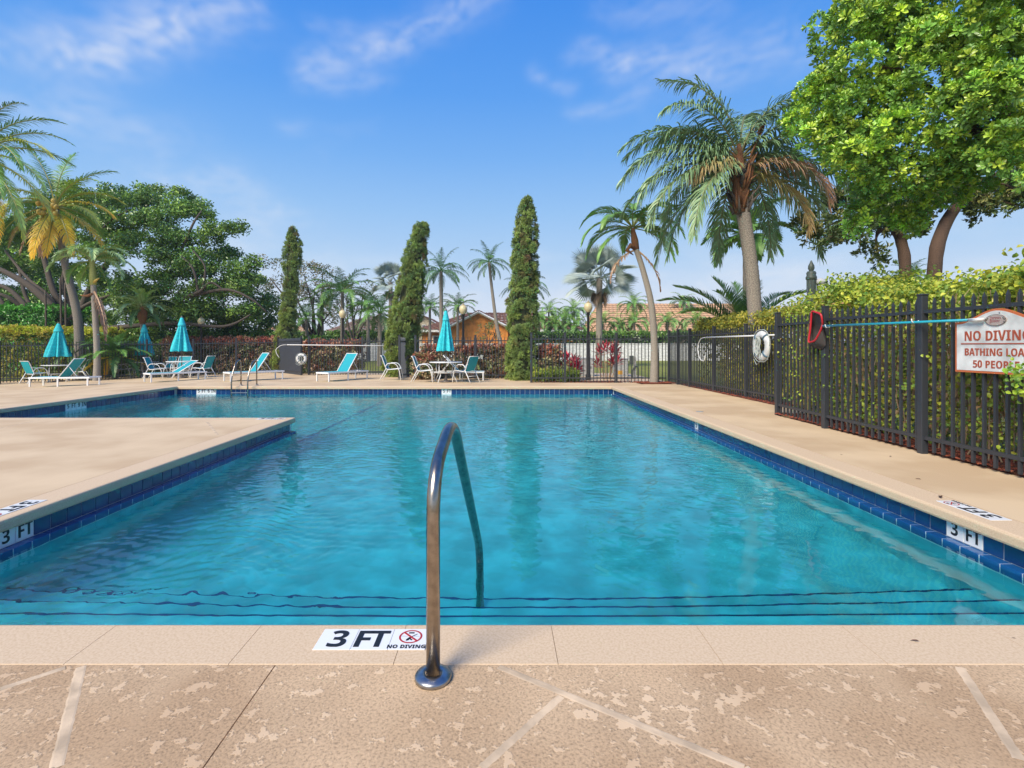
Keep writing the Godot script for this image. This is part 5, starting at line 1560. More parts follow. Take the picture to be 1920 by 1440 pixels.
func build_right_trees() -> void:
	# rosettes of broad glossy leaves
	var st = mb()
	for i in 9:
		var w = i * 2.399
		var el = lerpf(1.15, 0.15, float(i) / 9)
		var d = Vector3(cos(w) * cos(el), sin(el), sin(w) * cos(el))
		var v = lerpf(1.25, 0.8, float(i) / 9)
		leaf4(st, Vector3(0, (9 - i) * 0.004 - 0.01, 0) + d * 0.012, d, Vector3.UP, lerpf(0.058, 0.086, float(i) / 9), lerpf(0.030, 0.042, float(i) / 9), Color(v, v, v), 0.18)
	var rosette = done(st)
	var base = Vector3(8.6, -0.05, -7.4)
	var o = thing("broadleaf_tree", "tree with bright yellow-green leaf rosettes reaching over the fence", "tree", base)
	var cl = []
	for p in [[1625, 55, 7.3, 0.62], [1720, 35, 7.0, 0.68], [1830, 35, 6.6, 0.7], [1590, 150, 7.4, 0.58], [1675, 140, 6.9, 0.68], [1785, 135, 6.5, 0.68], [1890, 130, 6.2, 0.66], [1545, 225, 7.4, 0.50], [1640, 235, 7.0, 0.66], [1740, 235, 6.6, 0.62], [1850, 225, 6.2, 0.62], [1590, 300, 7.2, 0.50], [1665, 315, 7.2, 0.58], [1740, 320, 7.0, 0.5], [1900, 290, 6.0, 0.42],
		[1960, 60, 6.4, 0.8], [2010, 190, 6.2, 0.8], [1700, -70, 7.2, 0.8], [1850, -80, 6.9, 0.9], [1990, -70, 6.8, 0.9], [1640, 375, 7.6, 0.42], [1780, 300, 7.0, 0.5], [1570, 20, 7.6, 0.36], [2080, 60, 6.8, 0.9], [2100, 230, 6.6, 0.8], [1560, 290, 7.5, 0.34], [1700, 390, 7.6, 0.36], [1850, 285, 7.0, 0.45], [1505, 235, 7.6, 0.34], [1520, 185, 7.6, 0.36], [1530, 270, 7.5, 0.34], [1650, 20, 7.2, 0.5], [1760, 80, 6.9, 0.5], [1560, 90, 7.6, 0.36], [1680, 85, 7.2, 0.5], [1800, 190, 6.6, 0.5], [1780, 355, 7.2, 0.4], [1850, 325, 7.0, 0.4], [1690, 415, 7.6, 0.3], [1620, 410, 7.7, 0.3]]:
		var d: float = p[2]
		for k in 7:
			cl.append([Vector3((p[0] - 938.0) / 960.0 * d, 1.265 - (p[1] - 648.0) / 960.0 * d, -d) + rdir() * p[3] * rnd(0.35, 0.85), p[3] * rnd(0.26, 0.46), 0.7])
	var f = clump_leaves(cl, 860.0, 1.0, [Color(0.15, 0.27, 0.035), Color(0.20, 0.33, 0.035), Color(0.12, 0.23, 0.04), Color(0.28, 0.39, 0.04), Color(0.09, 0.18, 0.035), Color(0.14, 0.26, 0.055), Color(0.20, 0.34, 0.05), Color(0.30, 0.39, 0.045)], 0.35, 0.18, base)
	scatter("foliage", rosette, M.gloss_leaf, f[0], f[1], o)
	limb(o, [Vector3.ZERO, Vector3(-0.1, 1.6, 0), Vector3(-0.2, 3.0, 0.2)], 0.26, 0.2, M.grey_bark, "trunk", 12)
	var T = func(u: float, v: float, d: float) -> Vector3: return Vector3((u - 938.0) / 960.0 * d, 1.265 - (v - 648.0) / 960.0 * d, -d) - base
	var fork = Vector3(-0.2, 2.9, 0.2)
	limb(o, [fork, T.call(1960, 310, 6.9), T.call(1895, 290, 6.9), T.call(1830, 245, 7.0), T.call(1720, 150, 7.1), T.call(1640, 120, 7.3)], 0.13, 0.025, M.brown_bark)
	limb(o, [fork, T.call(1990, 300, 6.6), T.call(1920, 262, 6.5), T.call(1860, 170, 6.6), T.call(1800, 60, 6.8)], 0.12, 0.03, M.brown_bark)
	limb(o, [T.call(1895, 290, 6.9), T.call(1840, 290, 7.0), T.call(1760, 300, 7.1), T.call(1660, 280, 7.2), T.call(1570, 240, 7.4)], 0.06, 0.015, M.brown_bark)
	limb(o, [fork, fork + Vector3(0.2, 1.2, 0), fork + Vector3(0.0, 2.6, 0.3)], 0.16, 0.05, M.brown_bark)
	limb(o, [T.call(1760, 300, 7.1), T.call(1690, 330, 7.3), T.call(1640, 370, 7.6)], 0.03, 0.01, M.brown_bark)
	# two trees with reddish trunks behind the hedge
	var leafs = spray(9, 0.13, 0.05, 1.2, false, 0.7)
	var dk = [Color(0.06, 0.095, 0.03), Color(0.09, 0.12, 0.03), Color(0.04, 0.07, 0.025), Color(0.14, 0.14, 0.04), Color(0.10, 0.13, 0.045)]
	for t in [["reddish-trunked tree with a slim trunk, bending away from its neighbour", [[1700, 640, 12.5], [1698, 520, 12.5], [1690, 455, 12.5], [1672, 420, 12.5], [1650, 380, 12.6]], 0.145, [[1640, 420, 12.4, 0.62], [1600, 440, 12.3, 0.5], [1690, 410, 12.6, 0.6], [1570, 430, 12.2, 0.45], [1545, 452, 12.0, 0.3], [1640, 470, 12.2, 0.32], [1650, 490, 12.2, 0.22], [1730, 400, 12.8, 0.55], [1590, 390, 12.8, 0.6], [1530, 440, 12.4, 0.35], [1660, 360, 13, 0.8], [1560, 380, 13, 0.5], [1500, 420, 12.8, 0.3], [1720, 430, 12.4, 0.4]]],
		["reddish-trunked tree with the stouter forked trunk", [[1748, 640, 12.0], [1752, 510, 12.0], [1768, 430, 12.0], [1800, 375, 12.0], [1812, 340, 12.0]], 0.165, [[1830, 385, 12.0, 0.5], [1765, 385, 11.8, 0.42], [1800, 350, 12.2, 0.6], [1850, 395, 12.0, 0.32], [1870, 350, 12.2, 0.5], [1910, 360, 12.0, 0.42], [1905, 385, 12, 0.25], [1740, 365, 12.3, 0.5], [1945, 350, 12.2, 0.6], [1890, 330, 12.6, 0.6]]]]:
		var bp: Array = t[1][0]
		var bd: float = bp[2]
		var bb = Vector3((bp[0] - 938.0) / 960.0 * bd, -0.05, -bd)
		var tr = thing("reddish_trunked_tree", t[0], "tree", bb)
		var pts = [Vector3.ZERO]
		for q in t[1].slice(1): pts.append(Vector3((q[0] - 938.0) / 960.0 * q[2], 1.265 - (q[1] - 648.0) / 960.0 * q[2], -q[2]) - bb)
		limb(tr, pts, t[2], t[2] * 0.6, M.brown_bark, "trunk", 12)
		var cs2 = []
		for p in t[3]:
			var d: float = p[2]
			var c = Vector3((p[0] - 938.0) / 960.0 * d, 1.265 - (p[1] - 648.0) / 960.0 * d, -d)
			limb(tr, [pts[-2].lerp(pts[-1], rng.randf()), (pts[-1] as Vector3).lerp(c - bb, 0.6) + rdir() * 0.1, c - bb], 0.05, 0.01, M.brown_bark, "branch", 5)
			for k in 3: cs2.append([c + rdir() * p[3] * 0.5, p[3] * rnd(0.45, 0.65), 0.7])
		var g = clump_leaves(cs2, 340.0, 1.0, dk, 0.3, 0.4, bb)
		scatter("foliage", leafs, M.gloss_leaf, g[0], g[1], tr)
		limb(tr, [pts[-2], pts[-2] + Vector3(0.35, 0.35, 0), pts[-2] + Vector3(0.8, 0.6, 0.1)], t[2] * 0.5, 0.04, M.brown_bark)

func build_sparse_trees() -> void:
	var mesh = spray(7, 0.22, 0.09, 1.3, false, 1.0)
	var cols = [Color(0.10, 0.11, 0.055), Color(0.15, 0.12, 0.07), Color(0.07, 0.09, 0.04), Color(0.18, 0.15, 0.09)]
	var greens = [Color(0.05, 0.10, 0.025), Color(0.08, 0.13, 0.03), Color(0.04, 0.08, 0.02)]
	for t in [["sparse brownish tree either side of the slim juniper", 590, 39.0, 0.3, [[505, 520, 1.6], [520, 560, 1.8], [570, 515, 1.2], [590, 540, 1.6], [605, 512, 0.9], [560, 580, 1.8], [500, 590, 1.5], [620, 585, 1.3], [545, 540, 1.5]], cols, 34.0],
		["thin-leaved tree topping the feathery palm by the lamp", 664, 46.0, 0.26, [[660, 535, 1.4], [680, 545, 1.2], [650, 560, 1.7], [672, 570, 1.5], [630, 560, 1.4], [690, 600, 1.2], [640, 600, 1.5]], cols, 34.0],
		["green shrubby tree behind the white wall next to the leaning juniper", 760, 47.0, 0.2, [[745, 600, 1.3], [770, 620, 1.3], [720, 615, 1.2], [790, 625, 0.9]], greens, 50.0],
		["dark green tree under the brown roof, behind the lamp", 668, 50.0, 0.2, [[665, 612, 1.4], [640, 612, 1.0], [690, 618, 1.0]], greens, 50.0],
		["bush with brown flower heads in front of the orange gable", 915, 47.5, 0.08, [[912, 612, 0.75], [925, 622, 0.7], [905, 625, 0.7], [930, 606, 0.45]], [Color(0.10, 0.15, 0.04), Color(0.16, 0.10, 0.06), Color(0.07, 0.12, 0.03)], 70.0]]:
		var d: float = t[2]
		var base = Vector3((t[1] - 938.0) / 960.0 * d, -0.3, -d)
		var o = thing("sparse_tree", t[0], "tree", base)
		var cl = []
		var fork = Vector3(0, 1.6, 0)
		limb(o, [Vector3.ZERO, Vector3(0.1, 0.8, 0), fork], t[3], t[3] * 0.7, M.grey_bark, "trunk")
		for p in t[4]:
			var c = Vector3((p[0] - 938.0) / 960.0 * d, 1.265 - (p[1] - 648.0) / 960.0 * d, -d)
			limb(o, [fork, fork.lerp(c - base, 0.5) + rdir() * 0.4, c - base], t[3] * 0.45, 0.03, M.grey_bark, "branch", 5)
			for k in 4:
				cl.append([c + rdir() * p[2] * 0.75, p[2] * rnd(0.28, 0.5), 0.8])
		var f = clump_leaves(cl, t[6], 1.0, t[5], 0.3, 0.4, base)
		scatter("foliage", mesh, M.dull_leaf, f[0], f[1], o)

# ---------- pool furniture ----------
func dk(x: float) -> float:
	return -0.03 * maxf(0.0, -10.307 - x)

func strip(st: SurfaceTool, rows: Array) -> void:
	for i in rows.size() - 1:
		quad(st, rows[i][0], rows[i][1], rows[i + 1][1], rows[i + 1][0])

func make_chair() -> Node3D:
	var o = thing("sling_chair", "white", "chair", Vector3.ZERO, 0.0, "white-framed sling chairs round the umbrella tables")
	for s in [-1.0, 1.0]:
		var x: float = 0.27 * s
		part("side_frame", tubem(bent([Vector3(x, 0.90, -0.42), Vector3(x, 0.86, -0.37), Vector3(x, 0.38, -0.20), Vector3(x, 0.42, 0.24), Vector3(x, 0.30, 0.28)], 0.10), 0.0155, 6), M.white_metal, o)
		part("leg", tubem(bent([Vector3(x * 1.04, 0.0, 0.32), Vector3(x * 1.04, 0.36, 0.27), Vector3(x * 1.08, 0.62, 0.15), Vector3(x * 1.08, 0.62, -0.16), Vector3(x * 1.04, 0.48, -0.245)], 0.14), 0.0155, 6), M.white_metal, o)
		part("leg", tubem([Vector3(x * 1.04, 0.0, -0.44), Vector3(x * 1.04, 0.42, -0.215)], 0.0155, 6), M.white_metal, o)
	part("crossbar", tubem([Vector3(-0.27, 0.895, -0.415), Vector3(0.27, 0.895, -0.415)], 0.013, 6), M.white_metal, o)
	part("crossbar", tubem([Vector3(-0.27, 0.37, -0.19), Vector3(0.27, 0.37, -0.19)], 0.013, 6), M.white_metal, o)
	part("crossbar", tubem([Vector3(-0.28, 0.22, -0.32), Vector3(0.28, 0.22, -0.32)], 0.011, 6), M.white_metal, o)
	part("crossbar", tubem([Vector3(-0.27, 0.405, 0.255), Vector3(0.27, 0.405, 0.255)], 0.013, 6), M.white_metal, o)
	var b = mb(true)
	var rows = []
	for i in 7:
		var t = float(i) / 6
		var p = Vector3(0, lerpf(0.40, 0.885, t), lerpf(-0.212, -0.405, t)) + Vector3(0, 0, -0.012 * sin(PI * t))
		rows.append([p + Vector3(-0.262, 0, 0), p + Vector3(0.262, 0, 0)])
	strip(b, rows)
	part("backrest", done(b), M.sling, o)
	b = mb(true)
	rows = []
	for i in 7:
		var t = float(i) / 6
		var p = Vector3(0, lerpf(0.412, 0.388, t) - 0.02 * sin(PI * t), lerpf(0.25, -0.19, t))
		rows.append([p + Vector3(-0.262, 0, 0), p + Vector3(0.262, 0, 0)])
	strip(b, rows)
	part("seat", done(b), M.sling, o)
	return o

# foot end at -x, head end at +x; the back hinged in the middle
func make_lounger(called: String, label: String, at: Vector3, turn: float, back: float) -> Node3D:
	var o = thing(called, label, "lounger", at, turn, "white-framed turquoise loungers along the pool")
	var h = 0.33
	for s in [-1.0, 1.0]:
		part("side_rail", chamfer(Vector3(-0.97, h - 0.055, 0.30 * s - 0.02), Vector3(0.97, h, 0.30 * s + 0.02), 0.006), M.white_metal, o)
		for x in [-0.93, -0.05, 0.90]:
			if x == -0.05 and s < 0: continue
			part("leg", chamfer(Vector3(x - 0.022, 0, 0.30 * s - 0.019), Vector3(x + 0.022, h - 0.056, 0.30 * s + 0.019), 0.005), M.white_metal, o)
	for x in [-0.95, 0.95]:
		part("end_rail", chamfer(Vector3(x - 0.02, h - 0.055, -0.279), Vector3(x + 0.02, h, 0.279), 0.006), M.white_metal, o)
	part("cross_bar", boxm(Vector3(-0.10, h - 0.05, -0.279), Vector3(-0.07, h - 0.015, 0.279)), M.white_metal, o)
	part("seat", boxm(Vector3(-0.93, h - 0.012, -0.278), Vector3(-0.06, h - 0.004, 0.278)), M.sling, o)
	var d = Vector3(cos(back), sin(back), 0)
	var b = Vector3(-0.05, h - 0.02, 0)
	var hinge = part("backrest", sling_panel(0.80), M.sling, o, Transform3D(Basis(d, Vector3(-d.y, d.x, 0), Vector3(0, 0, 1)), b))
	for s in [-1.0, 1.0]:
		part("back_rail", tubem([Vector3(0, 0, 0.275 * s), Vector3(0.83, 0, 0.275 * s)], 0.016, 6), M.white_metal, hinge)
	part("back_rail", tubem([Vector3(0.82, 0, -0.27), Vector3(0.82, 0, 0.27)], 0.014, 6), M.white_metal, hinge)
	var p = b + d * 0.5
	for s in [-1.0, 1.0]:
		part("prop", tubem([p + Vector3(0, 0, 0.24 * s), Vector3(p.x + 0.30, h - 0.03, 0.24 * s)], 0.010, 6), M.white_metal, o)
	return o

func sling_panel(len: float) -> ArrayMesh:
	var st = mb(true)
	var rows = []
	for i in 8:
		var t = float(i) / 7
		var p = Vector3(0.02 + t * len, -0.02 * sin(PI * t), 0)
		rows.append([p + Vector3(0, 0, 0.262), p + Vector3(0, 0, -0.262)])
	strip(st, rows)
	return done(st)

func make_table() -> Node3D:
	var o = thing("patio_table", "table", "table", Vector3.ZERO, 0.0, "round patio tables under the umbrellas")
	part("table_top", lathem([Vector2(0.0, 0.692), Vector2(0.535, 0.692), Vector2(0.535, 0.700), Vector2(0.03, 0.700), Vector2(0.0, 0.700)], 28), M.white_top, o)
	part("table_rim", lathem([Vector2(0.535, 0.675), Vector2(0.562, 0.675), Vector2(0.568, 0.69), Vector2(0.562, 0.706), Vector2(0.536, 0.706), Vector2(0.535, 0.675)], 32), M.white_metal, o)
	for k in 4:
		var w = TAU * k / 4 + 0.5
		var d = Vector3(cos(w), 0, sin(w))
		part("leg", tubem(bent([d * 0.40 + Vector3(0, 0.68, 0), d * 0.40 + Vector3(0, 0.36, 0), d * 0.30 + Vector3(0, 0.28, 0), d * 0.47], 0.10), 0.016, 6), M.white_metal, o)
	var ring = []
	for k in 21: ring.append(Vector3(cos(TAU * k / 20) * 0.36, 0.335, sin(TAU * k / 20) * 0.36))
	part("leg_ring", tubem(ring, 0.011, 5), M.white_metal, o)
	return o

func umbrella(label: String, at: Vector3, top: float, bottom: float, r: float, skew: float) -> void:
	var o = thing("patio_umbrella", label, "umbrella", at, skew, "closed turquoise umbrellas")
	part("pole", tubem([Vector3(0, 0.05, 0), Vector3(0, top - 0.05, 0)], 0.02, 8), M.umbrella_pole, o)
	part("base", lathem([Vector2(0.0, 0.0), Vector2(0.22, 0.0), Vector2(0.22, 0.045), Vector2(0.06, 0.07), Vector2(0.03, 0.22), Vector2(0.0, 0.22)], 20), M.umbrella_pole, o)
	part("finial", lathem([Vector2(0.0, top - 0.07), Vector2(0.05, top - 0.065), Vector2(0.055, top - 0.04), Vector2(0.02, top - 0.025), Vector2(0.03, top - 0.005), Vector2(0.0, top + 0.012)], 10), M.umbrella_pole, o)
	var st = mb(true)
	var sides = 64
	var H = 22
	var hem = top - 0.05
	var prev = []
	for i in H + 1:
		var t = float(i) / H
		var y = lerpf(top - 0.06, bottom, t)
		var row = []
		for k in sides:
			var w = TAU * k / sides
			var fold = 0.5 + 0.5 * cos(w * 8.0 + 0.5 * sin(3.0 * t + w))
			var rr = 0.035 + (r - 0.035) * pow(t, 1.0) * (1.0 - 0.66 * fold * minf(1.0, t * 2.5) + 0.09 * sin(w * 3.0 + t * 4.0 + skew))
			row.append(Vector3(rr * cos(w), y - (0.03 * (1 - fold) if i == H else 0.0), rr * sin(w)))
		if prev:
			for k in sides:
				var n = (k + 1) % sides
				quad(st, prev[k], prev[n], row[n], row[k])
		prev = row
	part("canopy", done(st), M.canvas, o)
	part("top_vent", lathem([Vector2(r * 0.36, top - 0.06 - (top - bottom) * 0.235), Vector2(r * 0.30, top - 0.06 - (top - bottom) * 0.17), Vector2(0.045, top - 0.055)], 20), M.canvas, o)

func build_furniture() -> void:
	M.white_top = mat(0.62, 0.63, 0.63, 0.2)
	M.umbrella_pole = mat(0.12, 0.10, 0.09, 0.4)
	var a = make_table()
	a.position = Vector3(-1.886, 0, -17.75)
	a.set_meta("label", "round white patio table standing alone between chair and lounger")
	again(a, "round white patio table behind the first lounger and its umbrella", Vector3(-18.55, dk(-18.55), -21.5), 0.4)
	again(a, "round white patio table in front of the low date palm", Vector3(-16.2, dk(-16.2), -23.3), 0.9)
	again(a, "round white patio table half hidden by the low-backed lounger", Vector3(-13.25, dk(-13.25), -21.3), 0.2)
	umbrella("closed turquoise umbrella over the table before the orange house", Vector3(-1.886, 0, -17.75), 2.54, 1.10, 0.335, 0.2)
	umbrella("closed turquoise umbrella in front of the golden hedge", Vector3(-18.55, dk(-18.55), -21.5), 2.50, 1.07, 0.48, 1.1)
	umbrella("closed turquoise umbrella leaning nearest the pygmy date palm", Vector3(-16.2, dk(-16.2), -23.3), 2.46, 1.02, 0.42, 2.0)
	umbrella("closed turquoise umbrella next to the shaded lamp post, the upright one", Vector3(-13.25, dk(-13.25), -21.3), 2.58, 1.14, 0.42, 0.7)
	var chairs = [
		["white sling chair side-on to the single umbrella table, facing it", -2.62, 17.75, 90.0],
		["white sling chair with its teal back towards the pool by the tilted lounger", -1.22, 17.6, -122.0],
		["white sling chair alone at the foot of the stout juniper", -3.95, 18.9, 92.0],
		["teal sling chair turned from the pool to the first table", -18.75, 20.7, 158.0],
		["teal sling chair hidden behind the first lounger's raised back", -17.75, 21.5, -62.0],
		["teal sling chair beside the pale palm trunk, facing the date palm's table", -17.05, 23.2, 112.0],
		["teal sling chair seen side-on between two umbrella tables", -14.55, 21.7, 102.0],
		["teal sling chair facing the pool between the middle tables", -15.05, 23.0, -20.0],
		["teal sling chair directly under the upright umbrella, facing the pool", -14.05, 22.5, 2.0],
		["white sling chair in profile by the copperleaf hedge, facing the low-backed lounger", -12.35, 21.2, -92.0]]
	var c = make_chair()
	for i in chairs.size():
		var p: Array = chairs[i]
		var at = Vector3(p[1], dk(p[1]) + 0.002, -p[2])
		if i == 0:
			c.position = at
			c.rotation.y = deg_to_rad(p[3])
			c.set_meta("label", p[0])
		else:
			again(c, p[0], at, deg_to_rad(p[3]))
	make_lounger("sun_lounger", "turquoise lounger with its back raised, the one before the golden hedge", Vector3(-15.15, dk(-15.2), -17.85), deg_to_rad(6), deg_to_rad(52))
	make_lounger("sun_lounger", "turquoise lounger with its back set low, before two umbrellas", Vector3(-12.15, dk(-12.2), -19.2), deg_to_rad(54), deg_to_rad(32))
	make_lounger("sun_lounger", "turquoise lounger behind the pool ladder", Vector3(-9.0, 0, -18.75), deg_to_rad(48), deg_to_rad(56))
	make_lounger("sun_lounger", "turquoise lounger standing free before the rescue hook's fence", Vector3(-5.75, 0, -18.75), deg_to_rad(60), deg_to_rad(54))
	make_lounger("sun_lounger", "white lounger behind the single umbrella table, back raised edge-on", Vector3(-1.55, 0, -18.75), deg_to_rad(180), deg_to_rad(47))

# ---------- handrail, signs, rescue gear, lamps ----------
func text_on(o: Node3D, called: String, text: String, cap: float, m: Material, f: Transform3D, x: float, y: float, squeeze := 1.0, deep := 0.002) -> void:
	part(called, letters(text, cap, true, deep, squeeze), m, o, f * Transform3D(Basis(), Vector3(x, y, 0)))

# a depth marker of three 6 inch tiles laid in the deck; frame: x along the words, y up the letters, z out of the deck
func deck_marker(label: String, f: Transform3D) -> void:
	var o = thing("depth_marker", label, "depth marker", Vector3.ZERO)
	o.transform = f
	var w = 0.156
	for i in 3:
		part("tile", chamfer(Vector3(i * w, 0, 0.0), Vector3(i * w + w - 0.0015, 0.155, 0.0035), 0.001), M.white_tile, o)
	var z = 0.0045
	text_on(o, "numeral", "3", 0.118, M.black, Transform3D(), 0.085, 0.0775 - 0.002, 0.95)
	o.get_child(-1).position.z = z
	text_on(o, "letter", "F", 0.118, M.black, Transform3D(), w + 0.034, 0.0755, 0.92)
	o.get_child(-1).position.z = z
	text_on(o, "letter", "T", 0.118, M.black, Transform3D(), w + 0.104, 0.0755, 0.92)
	o.get_child(-1).position.z = z
	text_on(o, "lettering", "NO DIVING", 0.023, M.black, Transform3D(), 2 * w + 0.074, 0.020, 0.95)
	o.get_child(-1).position.z = z
	# the barred circle with a diver
	var c = Vector3(2 * w + 0.080, 0.094, 0)
	var ring = mb()
	for k in 40:
		var a = TAU * k / 40
		var b = TAU * (k + 1) / 40
		var ca = Vector3(cos(a), sin(a), 0)
		var cb = Vector3(cos(b), sin(b), 0)
		quad(ring, c + ca * 0.042 + Vector3(0, 0, z), c + ca * 0.050 + Vector3(0, 0, z), c + cb * 0.050 + Vector3(0, 0, z), c + cb * 0.042 + Vector3(0, 0, z))
	box(ring, Vector3(-0.046, -0.004, z - 0.001), Vector3(0.046, 0.004, z + 0.0006), Transform3D(Basis(Vector3.BACK, -PI / 4), c))
	part("barred_circle", done(ring), M.red, o)
	var fig = mb()
	for l in [[-0.012, -0.024, 0.004, 0.0, 0.006], [0.002, -0.002, 0.026, 0.020, 0.0025], [-0.004, -0.012, 0.010, -0.026, 0.004], [-0.016, -0.028, -0.004, -0.022, 0.004]]:
		var p = Vector3(l[0], l[1], 0)
		var q = Vector3(l[2], l[3], 0)
		var d = (q - p).normalized()
		var s = Vector3(-d.y, d.x, 0) * l[4]
		var up = Vector3(0, 0, z - 0.0006)
		quad(fig, c + p + s + up, c + p - s + up, c + q - s + up, c + q + s + up)
	box(fig, Vector3(-0.012, 0.024, z - 0.002), Vector3(0.012, 0.034, z - 0.0004), Transform3D(Basis(), c))
	box(fig, Vector3(-0.038, 0.0030, z - 0.002), Vector3(0.038, 0.0042, z - 0.0007), Transform3D(Basis(), c))
	part("diver", done(fig), M.black, o)

func ring_buoy(label: String, f: Transform3D, R: float) -> Node3D:
	var o = thing("life_ring", label, "life ring", Vector3.ZERO, 0.0, "life rings hung on the fence")
	o.transform = f
	var st = mb(true)
	var N = 36
	var S = 12
	for i in N:
		for k in S:
			var q = []
			for g in [[0, 0], [0, 1], [1, 1], [1, 0]]:
				var a = TAU * (i + g[0]) / N
				var b = TAU * (k + g[1]) / S
				var r = R * (0.74 + 0.25 * cos(b))
				q.append(Vector3(r * cos(a), r * sin(a), R * 0.17 * sin(b)))
			quad(st, q[3], q[2], q[1], q[0])
	part("ring", done(st), M.white, o)
	for i in 4:
		var a = TAU * (i + 0.5) / 4
		var pts = []
		for k in 13:
			var b = TAU * k / 12
			pts.append(Vector3(cos(a), sin(a), 0) * R * (0.74 + 0.27 * cos(b)) + Vector3(0, 0, R * 0.19 * sin(b)))
		part("band", tubem(pts, R * 0.055, 5), M.strap, o)
	var rope = []
	for k in 49:
		var a = TAU * k / 48
		rope.append(Vector3(cos(a), sin(a), 0) * R * (1.03 + 0.10 * absf(sin(a * 2.0))) + Vector3(0, 0, R * 0.05))
	part("grab_rope", tubem(rope, R * 0.03, 5), M.rope, o)
	# coiled throwing line hung over the ring
	var coil = mb(true)
	for j in 5:
		var pts = []
		for k in 17:
			var a = TAU * k / 16
			pts.append(Vector3(sin(a) * R * rnd(0.14, 0.34) + rnd(-0.02, 0.02), R * (-0.05 + 0.62 * cos(a)) + rnd(-0.03, 0.03), R * (0.22 + 0.03 * j)))
		tube(coil, pts, R * 0.026, 4)
	tube(coil, [Vector3(0.05, -R * 0.5, R * 0.25), Vector3(0.12, -R * 1.0, R * 0.3), Vector3(-0.1, -R * 1.25, R * 0.2), Vector3(-0.22, -R * 0.9, R * 0.2)], R * 0.026, 4)
	part("coiled_rope", done(coil), M.rope, o)
	return o

func lamp(label: String, x: float, d: float, top: float, base: float) -> void:
	var o = thing("lamp_post", label, "lamp post", Vector3(x, base, -d), 0.0, "black lamp posts with acorn globes")
	var h = top - base
	part("post", lathem([Vector2(0.10, 0), Vector2(0.10, 0.25), Vector2(0.055, 0.34), Vector2(0.045, h - 0.55), Vector2(0.06, h - 0.52), Vector2(0.06, h - 0.46), Vector2(0.085, h - 0.44), Vector2(0.0, h - 0.43)], 12), M.lamp_post, o)
	part("globe", lathem([Vector2(0.07, h - 0.44), Vector2(0.135, h - 0.36), Vector2(0.165, h - 0.25), Vector2(0.14, h - 0.14), Vector2(0.085, h - 0.09), Vector2(0.0, h - 0.085)], 16), M.globe, o)
	part("cap", lathem([Vector2(0.09, h - 0.095), Vector2(0.075, h - 0.065), Vector2(0.03, h - 0.04), Vector2(0.022, h - 0.01), Vector2(0.0, h + 0.015)], 12), M.globe_cap, o)

